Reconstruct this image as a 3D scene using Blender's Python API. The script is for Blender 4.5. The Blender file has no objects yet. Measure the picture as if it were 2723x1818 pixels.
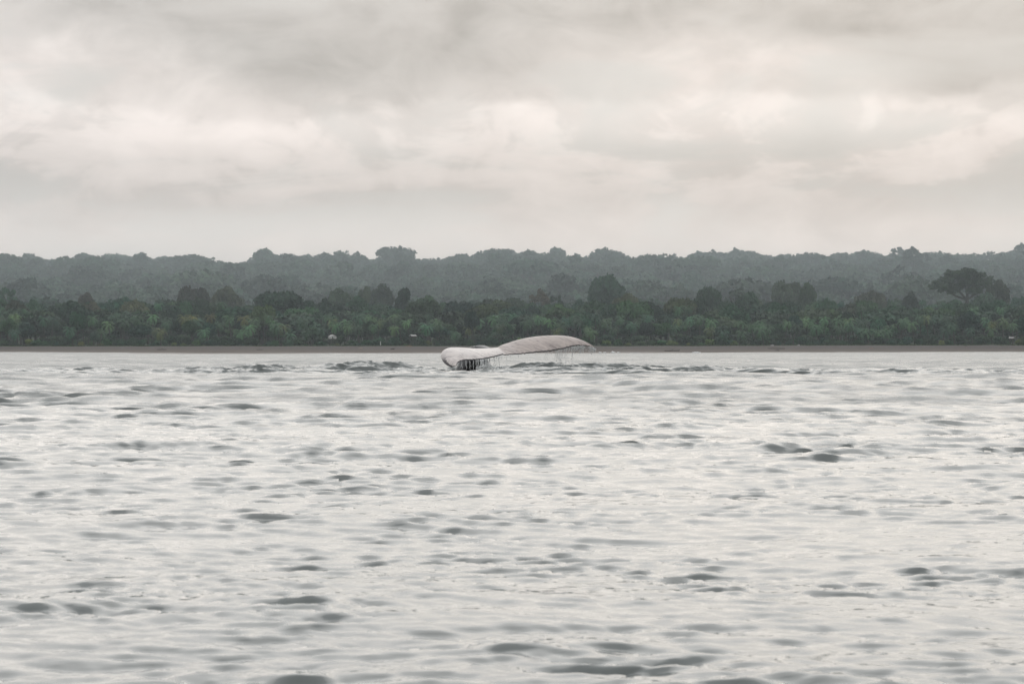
import bpy, bmesh, math, random
import numpy as np
from mathutils import Vector, Matrix, Euler

rnd = random.Random(7)
rng = np.random.default_rng(11)
scene = bpy.context.scene
C = scene.collection
R = math.radians

# ------------------------------------------------------------------ camera
F = 7564.0            # focal length in photo pixels (100 mm on 36 mm)
HX, HY = 1361.5, 930.0
CH = 0.74             # eye height above the water: a low boat
WD = 92.0             # distance of the whale
cam_d = bpy.data.cameras.new('camera')
cam = bpy.data.objects.new('camera', cam_d)
C.objects.link(cam)
cam_d.lens = 100.0
cam_d.sensor_width = 36.0
cam_d.clip_start = 0.1
cam_d.clip_end = 20000.0
cam.location = (0, 0, CH)
cam.rotation_euler = (math.pi / 2 + math.atan(21.0 / F), 0, 0)
cam_d.dof.use_dof = True
cam_d.dof.focus_distance = WD
cam_d.dof.aperture_fstop = 18.0
scene.camera = cam

# ------------------------------------------------------------------ sky
SUN_EL, SUN_AZ = R(15), R(8)      # azimuth from +Y towards +X
world = bpy.data.worlds.new('World')
scene.world = world
world.use_nodes = True
wt = world.node_tree
wt.nodes.clear()


class NT:
    """small helper to wire shader nodes"""
    def __init__(self, tree):
        self.t = tree

    def n(self, typ, **kw):
        nd = self.t.nodes.new(typ)
        for k, v in kw.items():
            setattr(nd, k, v)
        return nd

    def put(self, sock, v):
        if v is None:
            return
        if isinstance(v, bpy.types.NodeSocket):
            self.t.links.new(v, sock)
        else:
            sock.default_value = v

    def m(self, op, a, b=None, c=None, clamp=False):
        nd = self.n('ShaderNodeMath', operation=op, use_clamp=clamp)
        self.put(nd.inputs[0], a)
        self.put(nd.inputs[1], b)
        self.put(nd.inputs[2], c)
        return nd.outputs[0]

    def mr(self, v, a, b, lo=0.0, hi=1.0, smooth=True):
        nd = self.n('ShaderNodeMapRange', interpolation_type='SMOOTHSTEP' if smooth else 'LINEAR')
        for i, x in enumerate((v, a, b, lo, hi)):
            self.put(nd.inputs[i], x)
        return nd.outputs[0]

    def mix(self, f, a, b, blend='MIX'):
        nd = self.n('ShaderNodeMix', data_type='RGBA', blend_type=blend)
        self.put(nd.inputs[0], f)
        self.put(nd.inputs[6], a)
        self.put(nd.inputs[7], b)
        return nd.outputs[2]

    def noise(self, vec, scale, detail=3.0, rough=0.5, dist=0.0):
        nd = self.n('ShaderNodeTexNoise')
        self.put(nd.inputs['Vector'], vec)
        nd.inputs['Scale'].default_value = scale
        nd.inputs['Detail'].default_value = detail
        nd.inputs['Roughness'].default_value = rough
        nd.inputs['Distortion'].default_value = dist
        return nd.outputs['Fac']

    def mapping(self, vec, loc=(0, 0, 0), rot=(0, 0, 0), scale=(1, 1, 1)):
        nd = self.n('ShaderNodeMapping')
        self.put(nd.inputs[0], vec)
        nd.inputs[1].default_value = loc
        nd.inputs[2].default_value = rot
        nd.inputs[3].default_value = scale
        return nd.outputs[0]

    def attr(self, name, out='Fac'):
        nd = self.n('ShaderNodeAttribute', attribute_name=name)
        return nd.outputs[out]


def c4(r, g, b):
    return (r, g, b, 1.0)


W = NT(wt)
tc = W.n('ShaderNodeTexCoord')
D_ = tc.outputs['Generated']
sep = W.n('ShaderNodeSeparateXYZ')
W.put(sep.inputs[0], D_)
sz = sep.outputs[2]
zc = W.m('MAXIMUM', sz, 0.0)
# soft stratus sheets, stretched along the horizon
big = W.noise(W.mapping(D_, (3.1, 0.4, 1.7), scale=(1, 1, 2.6)), 5.0, 4.0, 0.5, 0.4)
mid = W.noise(W.mapping(D_, (1.3, 5.2, 0.2), scale=(1, 1, 3.0)), 13.0, 5.0, 0.55, 0.6)
fin = W.noise(W.mapping(D_, (7.7, 2.2, 4.4), scale=(1, 1, 1.7)), 36.0, 7.0, 0.58, 0.5)
wav = W.noise(W.mapping(D_, (0.3, 8.2, 0.0), scale=(1, 1, 0.0)), 9.0, 5.0, 0.55)
# a long bank of cloud with a crisp upper rim, a darker stratus deck over it
rim = W.m('ADD', W.m('MULTIPLY_ADD', wav, 0.045, 0.0645), W.m('MULTIPLY', W.m('SUBTRACT', fin, 0.5), 0.006))
below = W.m('SUBTRACT', rim, sz)
bank = W.m('MULTIPLY', W.mr(below, -0.001, 0.0035), W.mr(below, 0.002, 0.022, 1.0, 0.0))
bank = W.m('MULTIPLY', bank, W.mr(big, 0.40, 0.56, 0.35, 1.0))
deck = W.m('MULTIPLY', W.mr(W.m('ADD', sz, W.m('MULTIPLY', W.m('SUBTRACT', big, 0.5), 0.10)), 0.085, 0.118),
           W.mr(mid, 0.30, 0.62, 0.35, 1.0))
deck = W.m('MULTIPLY', deck, W.mr(sz, 0.16, 0.5, 1.0, 0.15))
lowb = W.m('MULTIPLY', W.mr(W.m('ABSOLUTE', W.m('SUBTRACT', sz, 0.058)), 0.004, 0.021, 1.0, 0.0),
           W.mr(big, 0.36, 0.60))
val = W.m('MULTIPLY_ADD', W.m('SUBTRACT', mid, 0.5), 0.32, 0.585)
val = W.m('MULTIPLY_ADD', W.m('MULTIPLY', W.m('SUBTRACT', fin, 0.5), W.mr(mid, 0.40, 0.58, 0.3, 1.0)), 0.34, val)
val = W.m('MULTIPLY_ADD', bank, 0.07, val)
val = W.m('MULTIPLY_ADD', deck, -0.27, val)
val = W.m('MULTIPLY_ADD', lowb, -0.08, val)
val = W.m('MULTIPLY_ADD', W.mr(W.m('ADD', sz, W.m('MULTIPLY', W.m('SUBTRACT', mid, 0.5), 0.03)), 0.032, 0.060, 1.0, 0.0), 0.27, val)
puff = W.m('MULTIPLY', W.mr(W.m('MULTIPLY_ADD', fin, 0.5, mid), 0.72, 0.80), W.m('MULTIPLY', W.mr(sz, 0.045, 0.06), W.mr(sz, 0.078, 0.095, 1.0, 0.0)))
val = W.m('MULTIPLY_ADD', puff, 0.065, val)
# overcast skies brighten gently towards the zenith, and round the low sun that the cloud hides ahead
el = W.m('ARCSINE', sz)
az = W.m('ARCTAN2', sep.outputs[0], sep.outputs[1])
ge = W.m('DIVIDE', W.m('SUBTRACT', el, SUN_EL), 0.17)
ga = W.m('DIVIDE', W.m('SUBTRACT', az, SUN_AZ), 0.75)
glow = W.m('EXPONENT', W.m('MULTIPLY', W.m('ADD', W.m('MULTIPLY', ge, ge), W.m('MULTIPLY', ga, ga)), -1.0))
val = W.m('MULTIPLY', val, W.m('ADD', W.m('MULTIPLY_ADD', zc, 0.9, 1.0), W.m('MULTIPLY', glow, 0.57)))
tint = W.mix(W.mr(mid, 0.36, 0.58), c4(1.03, 0.996, 0.97), c4(1.08, 0.985, 0.95))
tint = W.mix(W.mr(sz, 0.02, 0.06, 0.6, 0.0), tint, c4(1.09, 0.985, 0.925))
tint = W.mix(deck, tint, c4(1.045, 0.998, 0.972))
tint = W.mix(W.mr(sz, 0.12, 0.40), tint, c4(0.985, 1.0, 1.02))
vcol = W.n('ShaderNodeCombineColor')
for i in range(3):
    W.put(vcol.inputs[i], W.m('MULTIPLY', val, 10.0))
cloud = W.mix(1.0, vcol.outputs[0], tint, 'MULTIPLY')
sky = W.n('ShaderNodeTexSky', sky_type='NISHITA')
sky.sun_disc = False
sky.sun_elevation = SUN_EL
sky.sun_rotation = SUN_AZ
sky.air_density = 1.5
sky.dust_density = 1.0
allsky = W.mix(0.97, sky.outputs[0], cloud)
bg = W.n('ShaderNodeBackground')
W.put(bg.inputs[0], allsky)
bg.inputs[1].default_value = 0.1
wo = W.n('ShaderNodeOutputWorld')
wt.links.new(bg.outputs[0], wo.inputs[0])

# ------------------------------------------------------------------ sun behind cloud
sun_d = bpy.data.lights.new('sun', 'SUN')
sun_d.energy = 0.5
sun_d.angle = R(60)
sun_d.color = (1.0, 0.96, 0.9)
sun = bpy.data.objects.new('sun', sun_d)
C.objects.link(sun)
sd = Vector((math.sin(SUN_AZ) * math.cos(SUN_EL), math.cos(SUN_AZ) * math.cos(SUN_EL), math.sin(SUN_EL)))
sun.rotation_euler = sd.to_track_quat('Z', 'Y').to_euler()

vs = scene.view_settings
vs.view_transform = 'Standard'
vs.look = 'None'
vs.gamma = 1.0
vs.exposure = 0.24
vs.use_curve_mapping = False
scene.cycles.use_denoising = True
scene.cycles.max_bounces = 6
scene.cycles.diffuse_bounces = 2
scene.cycles.glossy_bounces = 3
scene.cycles.transmission_bounces = 5
scene.cycles.volume_bounces = 0
scene.cycles.transparent_max_bounces = 6
scene.cycles.caustics_reflective = False
scene.cycles.caustics_refractive = False


# ------------------------------------------------------------------ helpers
def P(px, py, D):
    """world point seen at photo pixel (px, py), D metres away"""
    return Vector(((px - HX) / F * D, D, CH + (HY - py) / F * D))


def mat(name, base=(0.5, 0.5, 0.5), rough=0.6, spec=0.5):
    m = bpy.data.materials.new(name)
    m.use_nodes = True
    b = m.node_tree.nodes['Principled BSDF']
    b.inputs['Base Color'].default_value = c4(*base)
    b.inputs['Roughness'].default_value = rough
    b.inputs['Specular IOR Level'].default_value = spec
    return m, NT(m.node_tree), b


def mesh_np(name, verts, faces, smooth=True):
    """faces: (n,3) or (n,4) int array"""
    verts = np.asarray(verts, dtype=np.float32)
    faces = np.asarray(faces, dtype=np.int32)
    me = bpy.data.meshes.new(name)
    me.vertices.add(len(verts))
    me.vertices.foreach_set('co', verts.ravel())
    k = faces.shape[1]
    me.loops.add(faces.size)
    me.loops.foreach_set('vertex_index', faces.ravel())
    me.polygons.add(len(faces))
    me.polygons.foreach_set('loop_start', np.arange(0, faces.size, k, dtype=np.int32))
    me.polygons.foreach_set('loop_total', np.full(len(faces), k, dtype=np.int32))
    me.polygons.foreach_set('use_smooth', np.full(len(faces), smooth))
    me.update(calc_edges=True)
    me.validate()
    return me


def add_attr(me, name, vals):
    a = me.attributes.new(name, 'FLOAT', 'POINT')
    a.data.foreach_set('value', np.asarray(vals, dtype=np.float32))


def obj(name, me, material=None, parent=None, loc=None):
    o = bpy.data.objects.new(name, me)
    C.objects.link(o)
    if material is not None and len(me.materials) == 0:
        me.materials.append(material)
    if parent is not None:
        o.parent = parent
    if loc is not None:
        o.location = loc
    return o


def tag(o, label=None, cat=None, group=None, kind=None):
    if label:
        o['label'] = label
    if cat:
        o['category'] = cat
    if group:
        o['group'] = group
    if kind:
        o['kind'] = kind
    return o


def sstep(a, b, x):
    t = np.clip((x - a) / (b - a), 0, 1)
    return t * t * (3 - 2 * t)


VN = {}


def vnoise(x, y, seed=0):
    """smooth value noise, vectorised"""
    if seed not in VN:
        VN[seed] = np.random.default_rng(seed).random((256, 256))
    r = VN[seed]
    xi = np.floor(x).astype(int)
    yi = np.floor(y).astype(int)
    fx = x - xi
    fy = y - yi
    fx = fx * fx * (3 - 2 * fx)
    fy = fy * fy * (3 - 2 * fy)
    a = r[xi % 256, yi % 256]
    b = r[(xi + 1) % 256, yi % 256]
    c = r[xi % 256, (yi + 1) % 256]
    d = r[(xi + 1) % 256, (yi + 1) % 256]
    return (a * (1 - fx) + b * fx) * (1 - fy) + (c * (1 - fx) + d * fx) * fy


# ------------------------------------------------------------------ the land
SH_PX = np.array([-900, 0, 180, 350, 550, 800, 1000, 1400, 1700, 2000, 2400, 2723, 3600])
SH_D = np.array([960, 930, 780, 640, 525, 545, 570, 625, 650, 700, 860, 930, 960], float)


def shore_d(u):
    return np.interp(u * F + HX, SH_PX, SH_D) + (vnoise(u * 95 + 40, u * 0, 31) - 0.5) * 26 + (vnoise(u * 420 + 40, u * 0, 32) - 0.5) * 10


RG_PX = np.array([-1200, 0, 140, 400, 640, 700, 755, 810, 920, 1040, 1170, 1300, 1345, 1500, 1610, 1700, 1800, 1900, 2000,
                  2080, 2160, 2300, 2390, 2490, 2560, 2650, 2723, 3900])
RG_Y = np.array([752, 728, 718, 706, 714, 716, 728, 710, 702, 704, 714, 700, 690, 697, 710, 706, 700, 698, 704,
                 706, 700, 699, 698, 709, 704, 710, 719, 750], float)
RIDGE_D = 5800.0


def ground(x, y):
    x = np.asarray(x, float)
    y = np.asarray(y, float)
    u = x / np.maximum(y, 50)
    dw = shore_d(u)
    f = np.clip((y - dw) / (1000 - dw), -0.5, 1)
    veg = 1.95 + 0.45 * sstep(0, 0.18, u)
    zb = veg * np.where(f > 0, 0.75 * f + 0.25 * f ** 3, f)
    rp = (x / RIDGE_D) * F + HX
    ridge = CH + (HY - np.interp(rp, RG_PX, RG_Y)) / F * RIDGE_D - 33.0
    t = sstep(2000, 5880, y)
    plain = veg + 7.5 * sstep(1000, 1800, y)
    z = np.where(y < 1000, zb, plain + (ridge - 9.0) * t)
    z = z - np.maximum(0, y - 5950) * 0.06
    bump = (vnoise(x / 190, y / 260, 3) - 0.5) * 22 * sstep(2500, 3600, y) * (1 - sstep(5400, 5800, y))
    return z + bump


def gz(x, y):
    return float(ground(np.array([x]), np.array([y]))[0])


def grid(xs, ys, zf, polar=True):
    uu, yy = np.meshgrid(xs, ys)
    xx = uu * yy if polar else uu
    zz = zf(xx, yy)
    v = np.stack([xx, yy, zz], -1).reshape(-1, 3)
    nx, ny = len(xs), len(ys)
    i = np.arange(nx * ny).reshape(ny, nx)
    f = np.stack([i[:-1, :-1], i[:-1, 1:], i[1:, 1:], i[1:, :-1]], -1).reshape(-1, 4)
    return v, f, xx.ravel(), yy.ravel()


m_soil, N, B = mat('forest_floor', (0.035, 0.045, 0.02), 0.95, 0.2)
geo = N.n('ShaderNodeNewGeometry')
nz = N.noise(geo.outputs['Position'], 0.15, 5.0, 0.6)
N.put(B.inputs['Base Color'], N.mix(nz, c4(0.02, 0.032, 0.012), c4(0.05, 0.062, 0.026)))
us = np.linspace(-0.62, 0.62, 260)
ys = np.concatenate([np.linspace(998, 1200, 30), np.linspace(1215, 2000, 50), np.linspace(2020, 6000, 140),
                     np.linspace(6060, 7400, 12)])
v, f, _, _ = grid(us, ys, ground)
tag(obj('hills', mesh_np('hills', v, f), m_soil), 'low forested ridge and coastal plain behind the beach', None, None, 'structure')

# beach: dark grey-brown sand
m_sand, N, B = mat('dark_sand', (0.17, 0.13, 0.115), 0.8, 0.3)
geo = N.n('ShaderNodeNewGeometry')
pos = geo.outputs['Position']
n1 = N.noise(N.mapping(pos, scale=(0.05, 0.02, 0.05)), 1.0, 5.0, 0.6)
n2 = N.noise(N.mapping(pos, scale=(0.5, 0.12, 0.5)), 1.0, 4.0, 0.65)
fa = N.attr('up')
faj = N.m('ADD', fa, N.m('MULTIPLY', N.m('SUBTRACT', n1, 0.5), 0.35))
col = N.mix(N.mr(faj, 0.35, 0.62), c4(0.080, 0.058, 0.045), c4(0.050, 0.038, 0.032))
col = N.mix(N.mr(faj, 0.80, 0.96), col, c4(0.045, 0.038, 0.034))
col = N.mix(N.mr(n2, 0.58, 0.75), col, c4(0.045, 0.037, 0.032))
N.put(B.inputs['Base Color'], col)
N.put(B.inputs['Roughness'], N.mr(faj, 0.0, 0.2, 0.45, 0.9))
us = np.concatenate([np.linspace(-0.6, -0.2, 40)[:-1], np.linspace(-0.2, 0.2, 420), np.linspace(0.2, 0.6, 40)[1:]])


def beach_z(x, y):
    z = ground(x, y) + 0.02
    f = (y - shore_d(x / y)) / (1000 - shore_d(x / y))
    z = z + (vnoise(x / 9, y / 25, 5) - 0.5) * 0.22 * sstep(0.3, 0.7, f)
    z = z + 0.22 * sstep(0.60, 0.66, f + (vnoise(x / 14, y / 60, 8) - 0.5) * 0.16) * (1 - sstep(0.9, 1.0, f))
    return z


fr = np.concatenate([np.linspace(-0.45, 0, 8)[:-1], np.linspace(0, 1.004, 70)])
uu, ff = np.meshgrid(us, fr)
dw = shore_d(uu)
yy = dw + ff * (1000 - dw)
xx = uu * yy
zz = beach_z(xx, yy)
v = np.stack([xx, yy, zz], -1).reshape(-1, 3)
i = np.arange(v.shape[0]).reshape(ff.shape)
f = np.stack([i[:-1, :-1], i[:-1, 1:], i[1:, 1:], i[1:, :-1]], -1).reshape(-1, 4)
me = mesh_np('beach', v, f)
add_attr(me, 'up', ff.ravel())
tag(obj('beach', me, m_sand), 'dark grey-brown sand beach below the palms', None, None, 'structure')


# ------------------------------------------------------------------ the sea
def wave_band(N_, L, lmin, lmax, slope, p, wdir, spread, seed):
    g = np.random.default_rng(seed)
    k1 = np.fft.fftfreq(N_, L / N_) * 2 * np.pi
    kx, ky = np.meshgrid(k1, k1, indexing='ij')
    k = np.hypot(kx, ky)
    k[0, 0] = 1
    lam = 2 * np.pi / k
    win = sstep(lmin * 0.8, lmin * 1.2, lam) * (1 - sstep(lmax * 0.8, lmax * 1.25, lam))
    cosd = (kx * wdir[0] + ky * wdir[1]) / k
    dirw = np.abs(cosd) ** spread + 0.06
    a = k ** (-p) * win * dirw
    a[0, 0] = 0
    spec = a * (g.normal(size=k.shape) + 1j * g.normal(size=k.shape))
    h = np.fft.ifft2(spec).real
    gx = np.fft.ifft2(1j * kx * spec).real
    gy = np.fft.ifft2(1j * ky * spec).real
    dx = np.fft.ifft2(-1j * kx / k * spec).real
    dy = np.fft.ifft2(-1j * ky / k * spec).real
    s = slope / math.sqrt((gx ** 2 + gy ** 2).mean())
    return np.stack([h, dx, dy], -1) * s, L, lmin


def rot2(a):
    return math.cos(a), math.sin(a)


def sample(band, x, y, ang):
    t, L, _ = band
    n = t.shape[0]
    ca, sa = rot2(ang)
    xr = (x * ca + y * sa) / L * n
    yr = (-x * sa + y * ca) / L * n
    xi = np.floor(xr).astype(np.int64)
    yi = np.floor(yr).astype(np.int64)
    fx = (xr - xi)[:, None]
    fy = (yr - yi)[:, None]
    r = (t[xi % n, yi % n] * (1 - fx) + t[(xi + 1) % n, yi % n] * fx) * (1 - fy) + \
        (t[xi % n, (yi + 1) % n] * (1 - fx) + t[(xi + 1) % n, (yi + 1) % n] * fx) * fy
    out = r.copy()
    out[:, 1] = r[:, 1] * ca - r[:, 2] * sa
    out[:, 2] = r[:, 1] * sa + r[:, 2] * ca
    return out


BANDS = [
    (wave_band(512, 67.0, 1.0, 6.0, 0.030, 2.2, (0.35, 1.0), 2, 1), 0.21, 0.9),
    (wave_band(1024, 31.0, 0.30, 1.0, 0.085, 2.0, (-0.35, 1.0), 1.1, 2), -0.12, 0.9),
    (wave_band(1024, 13.0, 0.10, 0.30, 0.152, 1.9, (0.35, 1.0), 1.1, 3), 0.12, 0.8),
    (wave_band(1024, 5.3, 0.04, 0.10, 0.16, 1.9, (0.0, 1.0), 1.5, 4), -0.2, 0.7),
]


def ridge_shape(x, y):
    """swells and churned water thrown up round the diving whale"""
    d = y - WD
    z = np.zeros_like(x)
    churn = np.zeros_like(x)
    # (x0, x1, dist offset at both ends, height, half width)
    for x0, x1, d0, d1, hh, hw in ((-9.2, -2.4, 0.4, 2.4, 0.30, 1.2), (-10.5, -5.5, -3.0, -2.2, 0.13, 0.8),
                                   (-0.5, 5.6, 2.6, 3.6, 0.25, 1.0), (5.0, 8.2, 0.2, 2.4, 0.17, 0.7),
                                   (2.5, 6.6, -3.4, -2.8, 0.10, 0.6), (-4.9, -2.2, 3.3, 2.6, 0.07, 0.7),
                                   (0.0, 2.4, -1.4, -1.8, 0.10, 0.6)):
        t = np.clip((x - x0) / (x1 - x0), -0.5, 1.5)
        c = d0 + (d1 - d0) * t + (vnoise(x * 0.7, x * 0 + hh * 90, 9) - 0.5) * 1.0
        along = sstep(-0.12, 0.22, t) * (1 - sstep(0.78, 1.12, t))
        q = (d - c) / hw
        prof = np.where(q < 0, np.exp(-(q * 1.4) ** 2), np.exp(-(q * 0.6) ** 2))
        z += hh * along * prof * (0.6 + 0.5 * vnoise(x * 0.8 + 7, y * 0.4, 12) + 0.3 * vnoise(x * 3.3 + 7, y * 0.9, 13))
        churn = np.maximum(churn, along * np.exp(-(q * 0.75) ** 2))
    # boiling water where the stock goes under
    dx_, dy_ = x + 1.15, d - 0.2
    r2 = (dx_ / 1.5) ** 2 + (dy_ / 1.1) ** 2
    z += 0.0 * np.exp(-r2)
    churn = np.maximum(churn, 0.9 * np.exp(-r2 * 0.6))
    return z, churn


rows = [0.35]
while rows[-1] < 5.0:
    rows.append(rows[-1] * 1.035)
while rows[-1] < 84.0:
    rows.append(rows[-1] * (1.0038 if rows[-1] < 40 else 1.0045))
while rows[-1] < 101.0:
    rows.append(rows[-1] + 0.075)
while rows[-1] < 1010.0:
    rows.append(rows[-1] * 1.0065)
for r_ in (1100, 1300, 1700, 2400, 3500, 5200, 7800):
    rows.append(r_)
rows = np.array(rows)
half = list(np.linspace(0, R(11.8), 370))
step = half[1]
while half[-1] < math.pi - 0.05:
    step *= 1.09
    half.append(half[-1] + min(step, 0.12))
half = half[:-1] + [math.pi]
ang = np.array([-a for a in half[::-1]] + half[1:])
AA, RR = np.meshgrid(ang, rows)
x = (np.sin(AA) * RR).ravel()
y = (np.cos(AA) * RR).ravel()
dr = np.gradient(rows)
da = np.gradient(ang)
sp = np.maximum(np.repeat(dr[:, None], len(ang), 1) * 0.6, np.abs(da)[None, :] * rows[:, None]).ravel()
rz, churn = ridge_shape(x, y)
env1 = vnoise(x / 0.30 + 9, y / 0.35, 23) * vnoise(x / 0.9 + 5, y / 0.8, 24)
env2 = vnoise(x / 1.1 + 2, y / 1.0 + 4, 25) * vnoise(x / 3.5 + 5, y / 5, 26)
gust = (0.6 + 0.75 * sstep(0.12, 0.6, env1) + 0.25 * sstep(0.2, 0.6, env2)) * (0.75 + 0.5 * vnoise(x / 9, y / 22, 21))
rr_ = np.hypot(x, y)
gustB = (0.68 + 0.6 * sstep(0.12, 0.6, env2)) * (0.42 + 1.55 * sstep(6, 34, rr_))    # calmer in the lee of the boat
rz = rz + 0.15 * (vnoise(x / 26, y / 45, 33) - 0.5) * sstep(130, 320, rr_) * (1 - sstep(900, 1000, rr_))
gust = gust * (0.78 + 0.3 * sstep(6, 22, rr_))
disp = np.zeros((len(x), 3))
lost = np.zeros(len(x))
for bi, (b, a_, chop) in enumerate(BANDS):
    w = 1 - sstep(b[2] * 0.40, b[2] * 1.2, sp)
    amp = np.ones(len(x))
    if bi == 0:
        amp = 0.8 + 2.6 * sstep(22, 60, rr_)
    if bi >= 1:
        amp = gustB
    if bi >= 2:
        amp = gust
    amp = amp * (1 + churn * (0.0, 0.0, 0.8, 2.0)[bi])
    s = sample(b, x, y, a_)
    hb = s[:, 0] * w * amp
    if bi < 3:
        ln = (1.5, 2.2, 2.4)[bi] * np.maximum(hb, -0.25 * np.abs(hb))     # crests lean downwind, towards the boat
        disp[:, 2] -= ln * 0.92
        disp[:, 1] += ln * (0.3, -0.4, 0.4)[bi]
    disp[:, 0] += hb
    ch = chop * np.minimum(amp, 1.3) * w
    disp[:, 1] += s[:, 1] * ch
    disp[:, 2] += s[:, 2] * ch
    lost += (1 - w) * (0.03, 0.06, 0.08, 0.04)[bi] * (amp if bi else 1)
calm = sstep(0.3, 2.0, RR.ravel()) * (1 - sstep(1000, 1150, RR.ravel()))
v = np.stack([x + disp[:, 1] * calm, y + disp[:, 2] * calm, disp[:, 0] * calm + rz], -1)
nr, na = AA.shape
i = np.arange(nr * na).reshape(nr, na)
f = np.stack([i[:-1, :-1], i[1:, :-1], i[1:, 1:], i[:-1, 1:]], -1).reshape(-1, 4)[:, ::-1]
sea_me = mesh_np('sea', v, f)
add_attr(sea_me, 'lost', lost)
# foam: streaks right of the tail stock and lines of spent surf at the beach
u_ = x / np.maximum(y, 1)
fo = np.exp(-(((x + 0.35) / 1.15) ** 2 + ((y - WD + 1.0) / 1.3) ** 2)) * 0.95
fo = np.maximum(fo, 0.75 * np.exp(-(((x - 3.0) / 0.9) ** 2 + ((y - WD + 3.1) / 0.7) ** 2)))
fo = np.maximum(fo, 0.45 * churn * sstep(0.1, 0.2, rz))
sdist = (shore_d(u_) - y)
fo = np.maximum(fo, np.where(y > 300, 0.8 * np.exp(-((sdist - 4) / 12) ** 2), 0))
add_attr(sea_me, 'foam', fo)
m_sea, N, B = mat('sea_water', (0.130, 0.142, 0.137), 0.05, 0.5)
B.inputs['IOR'].default_value = 1.333
geo = N.n('ShaderNodeNewGeometry')
pos = geo.outputs['Position']
lo = N.attr('lost')
fine = N.noise(N.mapping(pos, rot=(0, 0, 0.15), scale=(1, 1.7, 1)), 14.0, 5.0, 0.62)
med = N.noise(N.mapping(pos, rot=(0, 0, -0.1), scale=(1, 1.6, 1)), 4.2, 4.0, 0.6)
b1 = N.n('ShaderNodeBump')
N.put(b1.inputs['Height'], fine)
b1.inputs['Strength'].default_value = 1.0
b1.inputs['Distance'].default_value = 0.0009
b2 = N.n('ShaderNodeBump')
N.put(b2.inputs['Height'], N.m('MULTIPLY', med, N.m('MULTIPLY', lo, 0.10)))
b2.inputs['Strength'].default_value = 1.0
b2.inputs['Distance'].default_value = 1.0
N.put(b2.inputs['Normal'], b1.outputs[0])
N.put(B.inputs['Normal'], b2.outputs[0])
fn = N.noise(N.mapping(pos, scale=(1, 0.5, 1)), 5.5, 6.0, 0.65)
fm = N.mr(N.m('ADD', N.attr('foam'), N.m('MULTIPLY', N.m('SUBTRACT', fn, 0.5), 1.5)), 0.62, 0.95)
N.put(B.inputs['Base Color'], N.mix(fm, c4(0.130, 0.142, 0.137), c4(0.55, 0.56, 0.55)))
N.put(B.inputs['Roughness'], N.m('MULTIPLY_ADD', fm, 0.5, N.m('SQRT', N.m('MULTIPLY_ADD', N.m('MAXIMUM', N.m('SUBTRACT', lo, 0.06), 0.0), 0.55, 0.0014))))
sea = obj('sea', sea_me, m_sea)
tag(sea, 'choppy pale grey sea', None, None, 'structure')


# ------------------------------------------------------------------ foliage
def foliage_mat(name, var_lo, var_hi, hue=0.0, rough=0.65):
    m, N, B = mat(name, (0.05, 0.07, 0.03), rough, 0.25)
    oi = N.n('ShaderNodeObjectInfo')
    lv = N.attr('leaf')
    k = N.mr(lv, 0.0, 1.0, var_lo * 0.95, var_hi * 1.08, smooth=False)
    rr = N.mr(oi.outputs['Random'], 0.0, 1.0, 0.5, 1.5, smooth=False)
    k = N.m('MULTIPLY', k, rr)
    kc = N.n('ShaderNodeCombineColor')
    r2 = N.m('FRACT', N.m('MULTIPLY', oi.outputs['Random'], 17.3))
    N.put(kc.inputs[0], N.m('MULTIPLY', k, N.mr(r2, 0, 1, 0.66, 0.96, smooth=False)))
    N.put(kc.inputs[1], k)
    N.put(kc.inputs[2], N.m('MULTIPLY', k, N.mr(r2, 0, 1, 1.1, 0.85, smooth=False)))
    N.put(B.inputs['Base Color'], N.mix(1.0, oi.outputs['Color'], kc.outputs[0], 'MULTIPLY'))
    return m


M_leaf = foliage_mat('broad_leaves', 0.55, 1.45)
M_palm = foliage_mat('palm_fronds', 0.6, 1.5, rough=0.5)
M_bark, N, B = mat('bark', (0.10, 0.085, 0.07), 0.9, 0.2)
tcn = N.n('ShaderNodeTexCoord')
bn = N.noise(N.mapping(tcn.outputs['Object'], scale=(2, 2, 0.5)), 2.0, 4.0, 0.6)
N.put(B.inputs['Base Color'], N.mix(bn, c4(0.03, 0.027, 0.022), c4(0.085, 0.075, 0.062)))

ICO = None


def ico(sub=1):
    bm = bmesh.new()
    bmesh.ops.create_icosphere(bm, subdivisions=sub, radius=1.0)
    v = np.array([q.co[:] for q in bm.verts])
    f = np.array([[q.index for q in p.verts] for p in bm.faces])
    bm.free()
    return v, f


ICO1 = ico(1)
ICO2 = ico(2)


def tube(path, radii, n=6):
    """tapered tube as verts, quads"""
    path = [Vector(p) for p in path]
    vs_, fs_ = [], []
    for j, p in enumerate(path):
        d = (path[min(j + 1, len(path) - 1)] - path[max(j - 1, 0)]).normalized()
        a = d.orthogonal().normalized()
        b = d.cross(a)
        for q in range(n):
            t = 2 * math.pi * q / n
            vs_.append(tuple(p + (a * math.cos(t) + b * math.sin(t)) * radii[j]))
    for j in range(len(path) - 1):
        for q in range(n):
            q2 = (q + 1) % n
            fs_.append((j * n + q, j * n + q2, (j + 1) * n + q2, (j + 1) * n + q))
    return np.array(vs_), np.array(fs_)


def join(parts):
    vs_, fs_, off = [], [], 0
    for v_, f_ in parts:
        vs_.append(np.asarray(v_, float))
        f_ = np.asarray(f_)
        if f_.shape[1] == 3:
            f_ = np.concatenate([f_, f_[:, 2:3]], 1)
        fs_.append(f_ + off)
        off += len(v_)
    return np.concatenate(vs_), np.concatenate(fs_)


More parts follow.
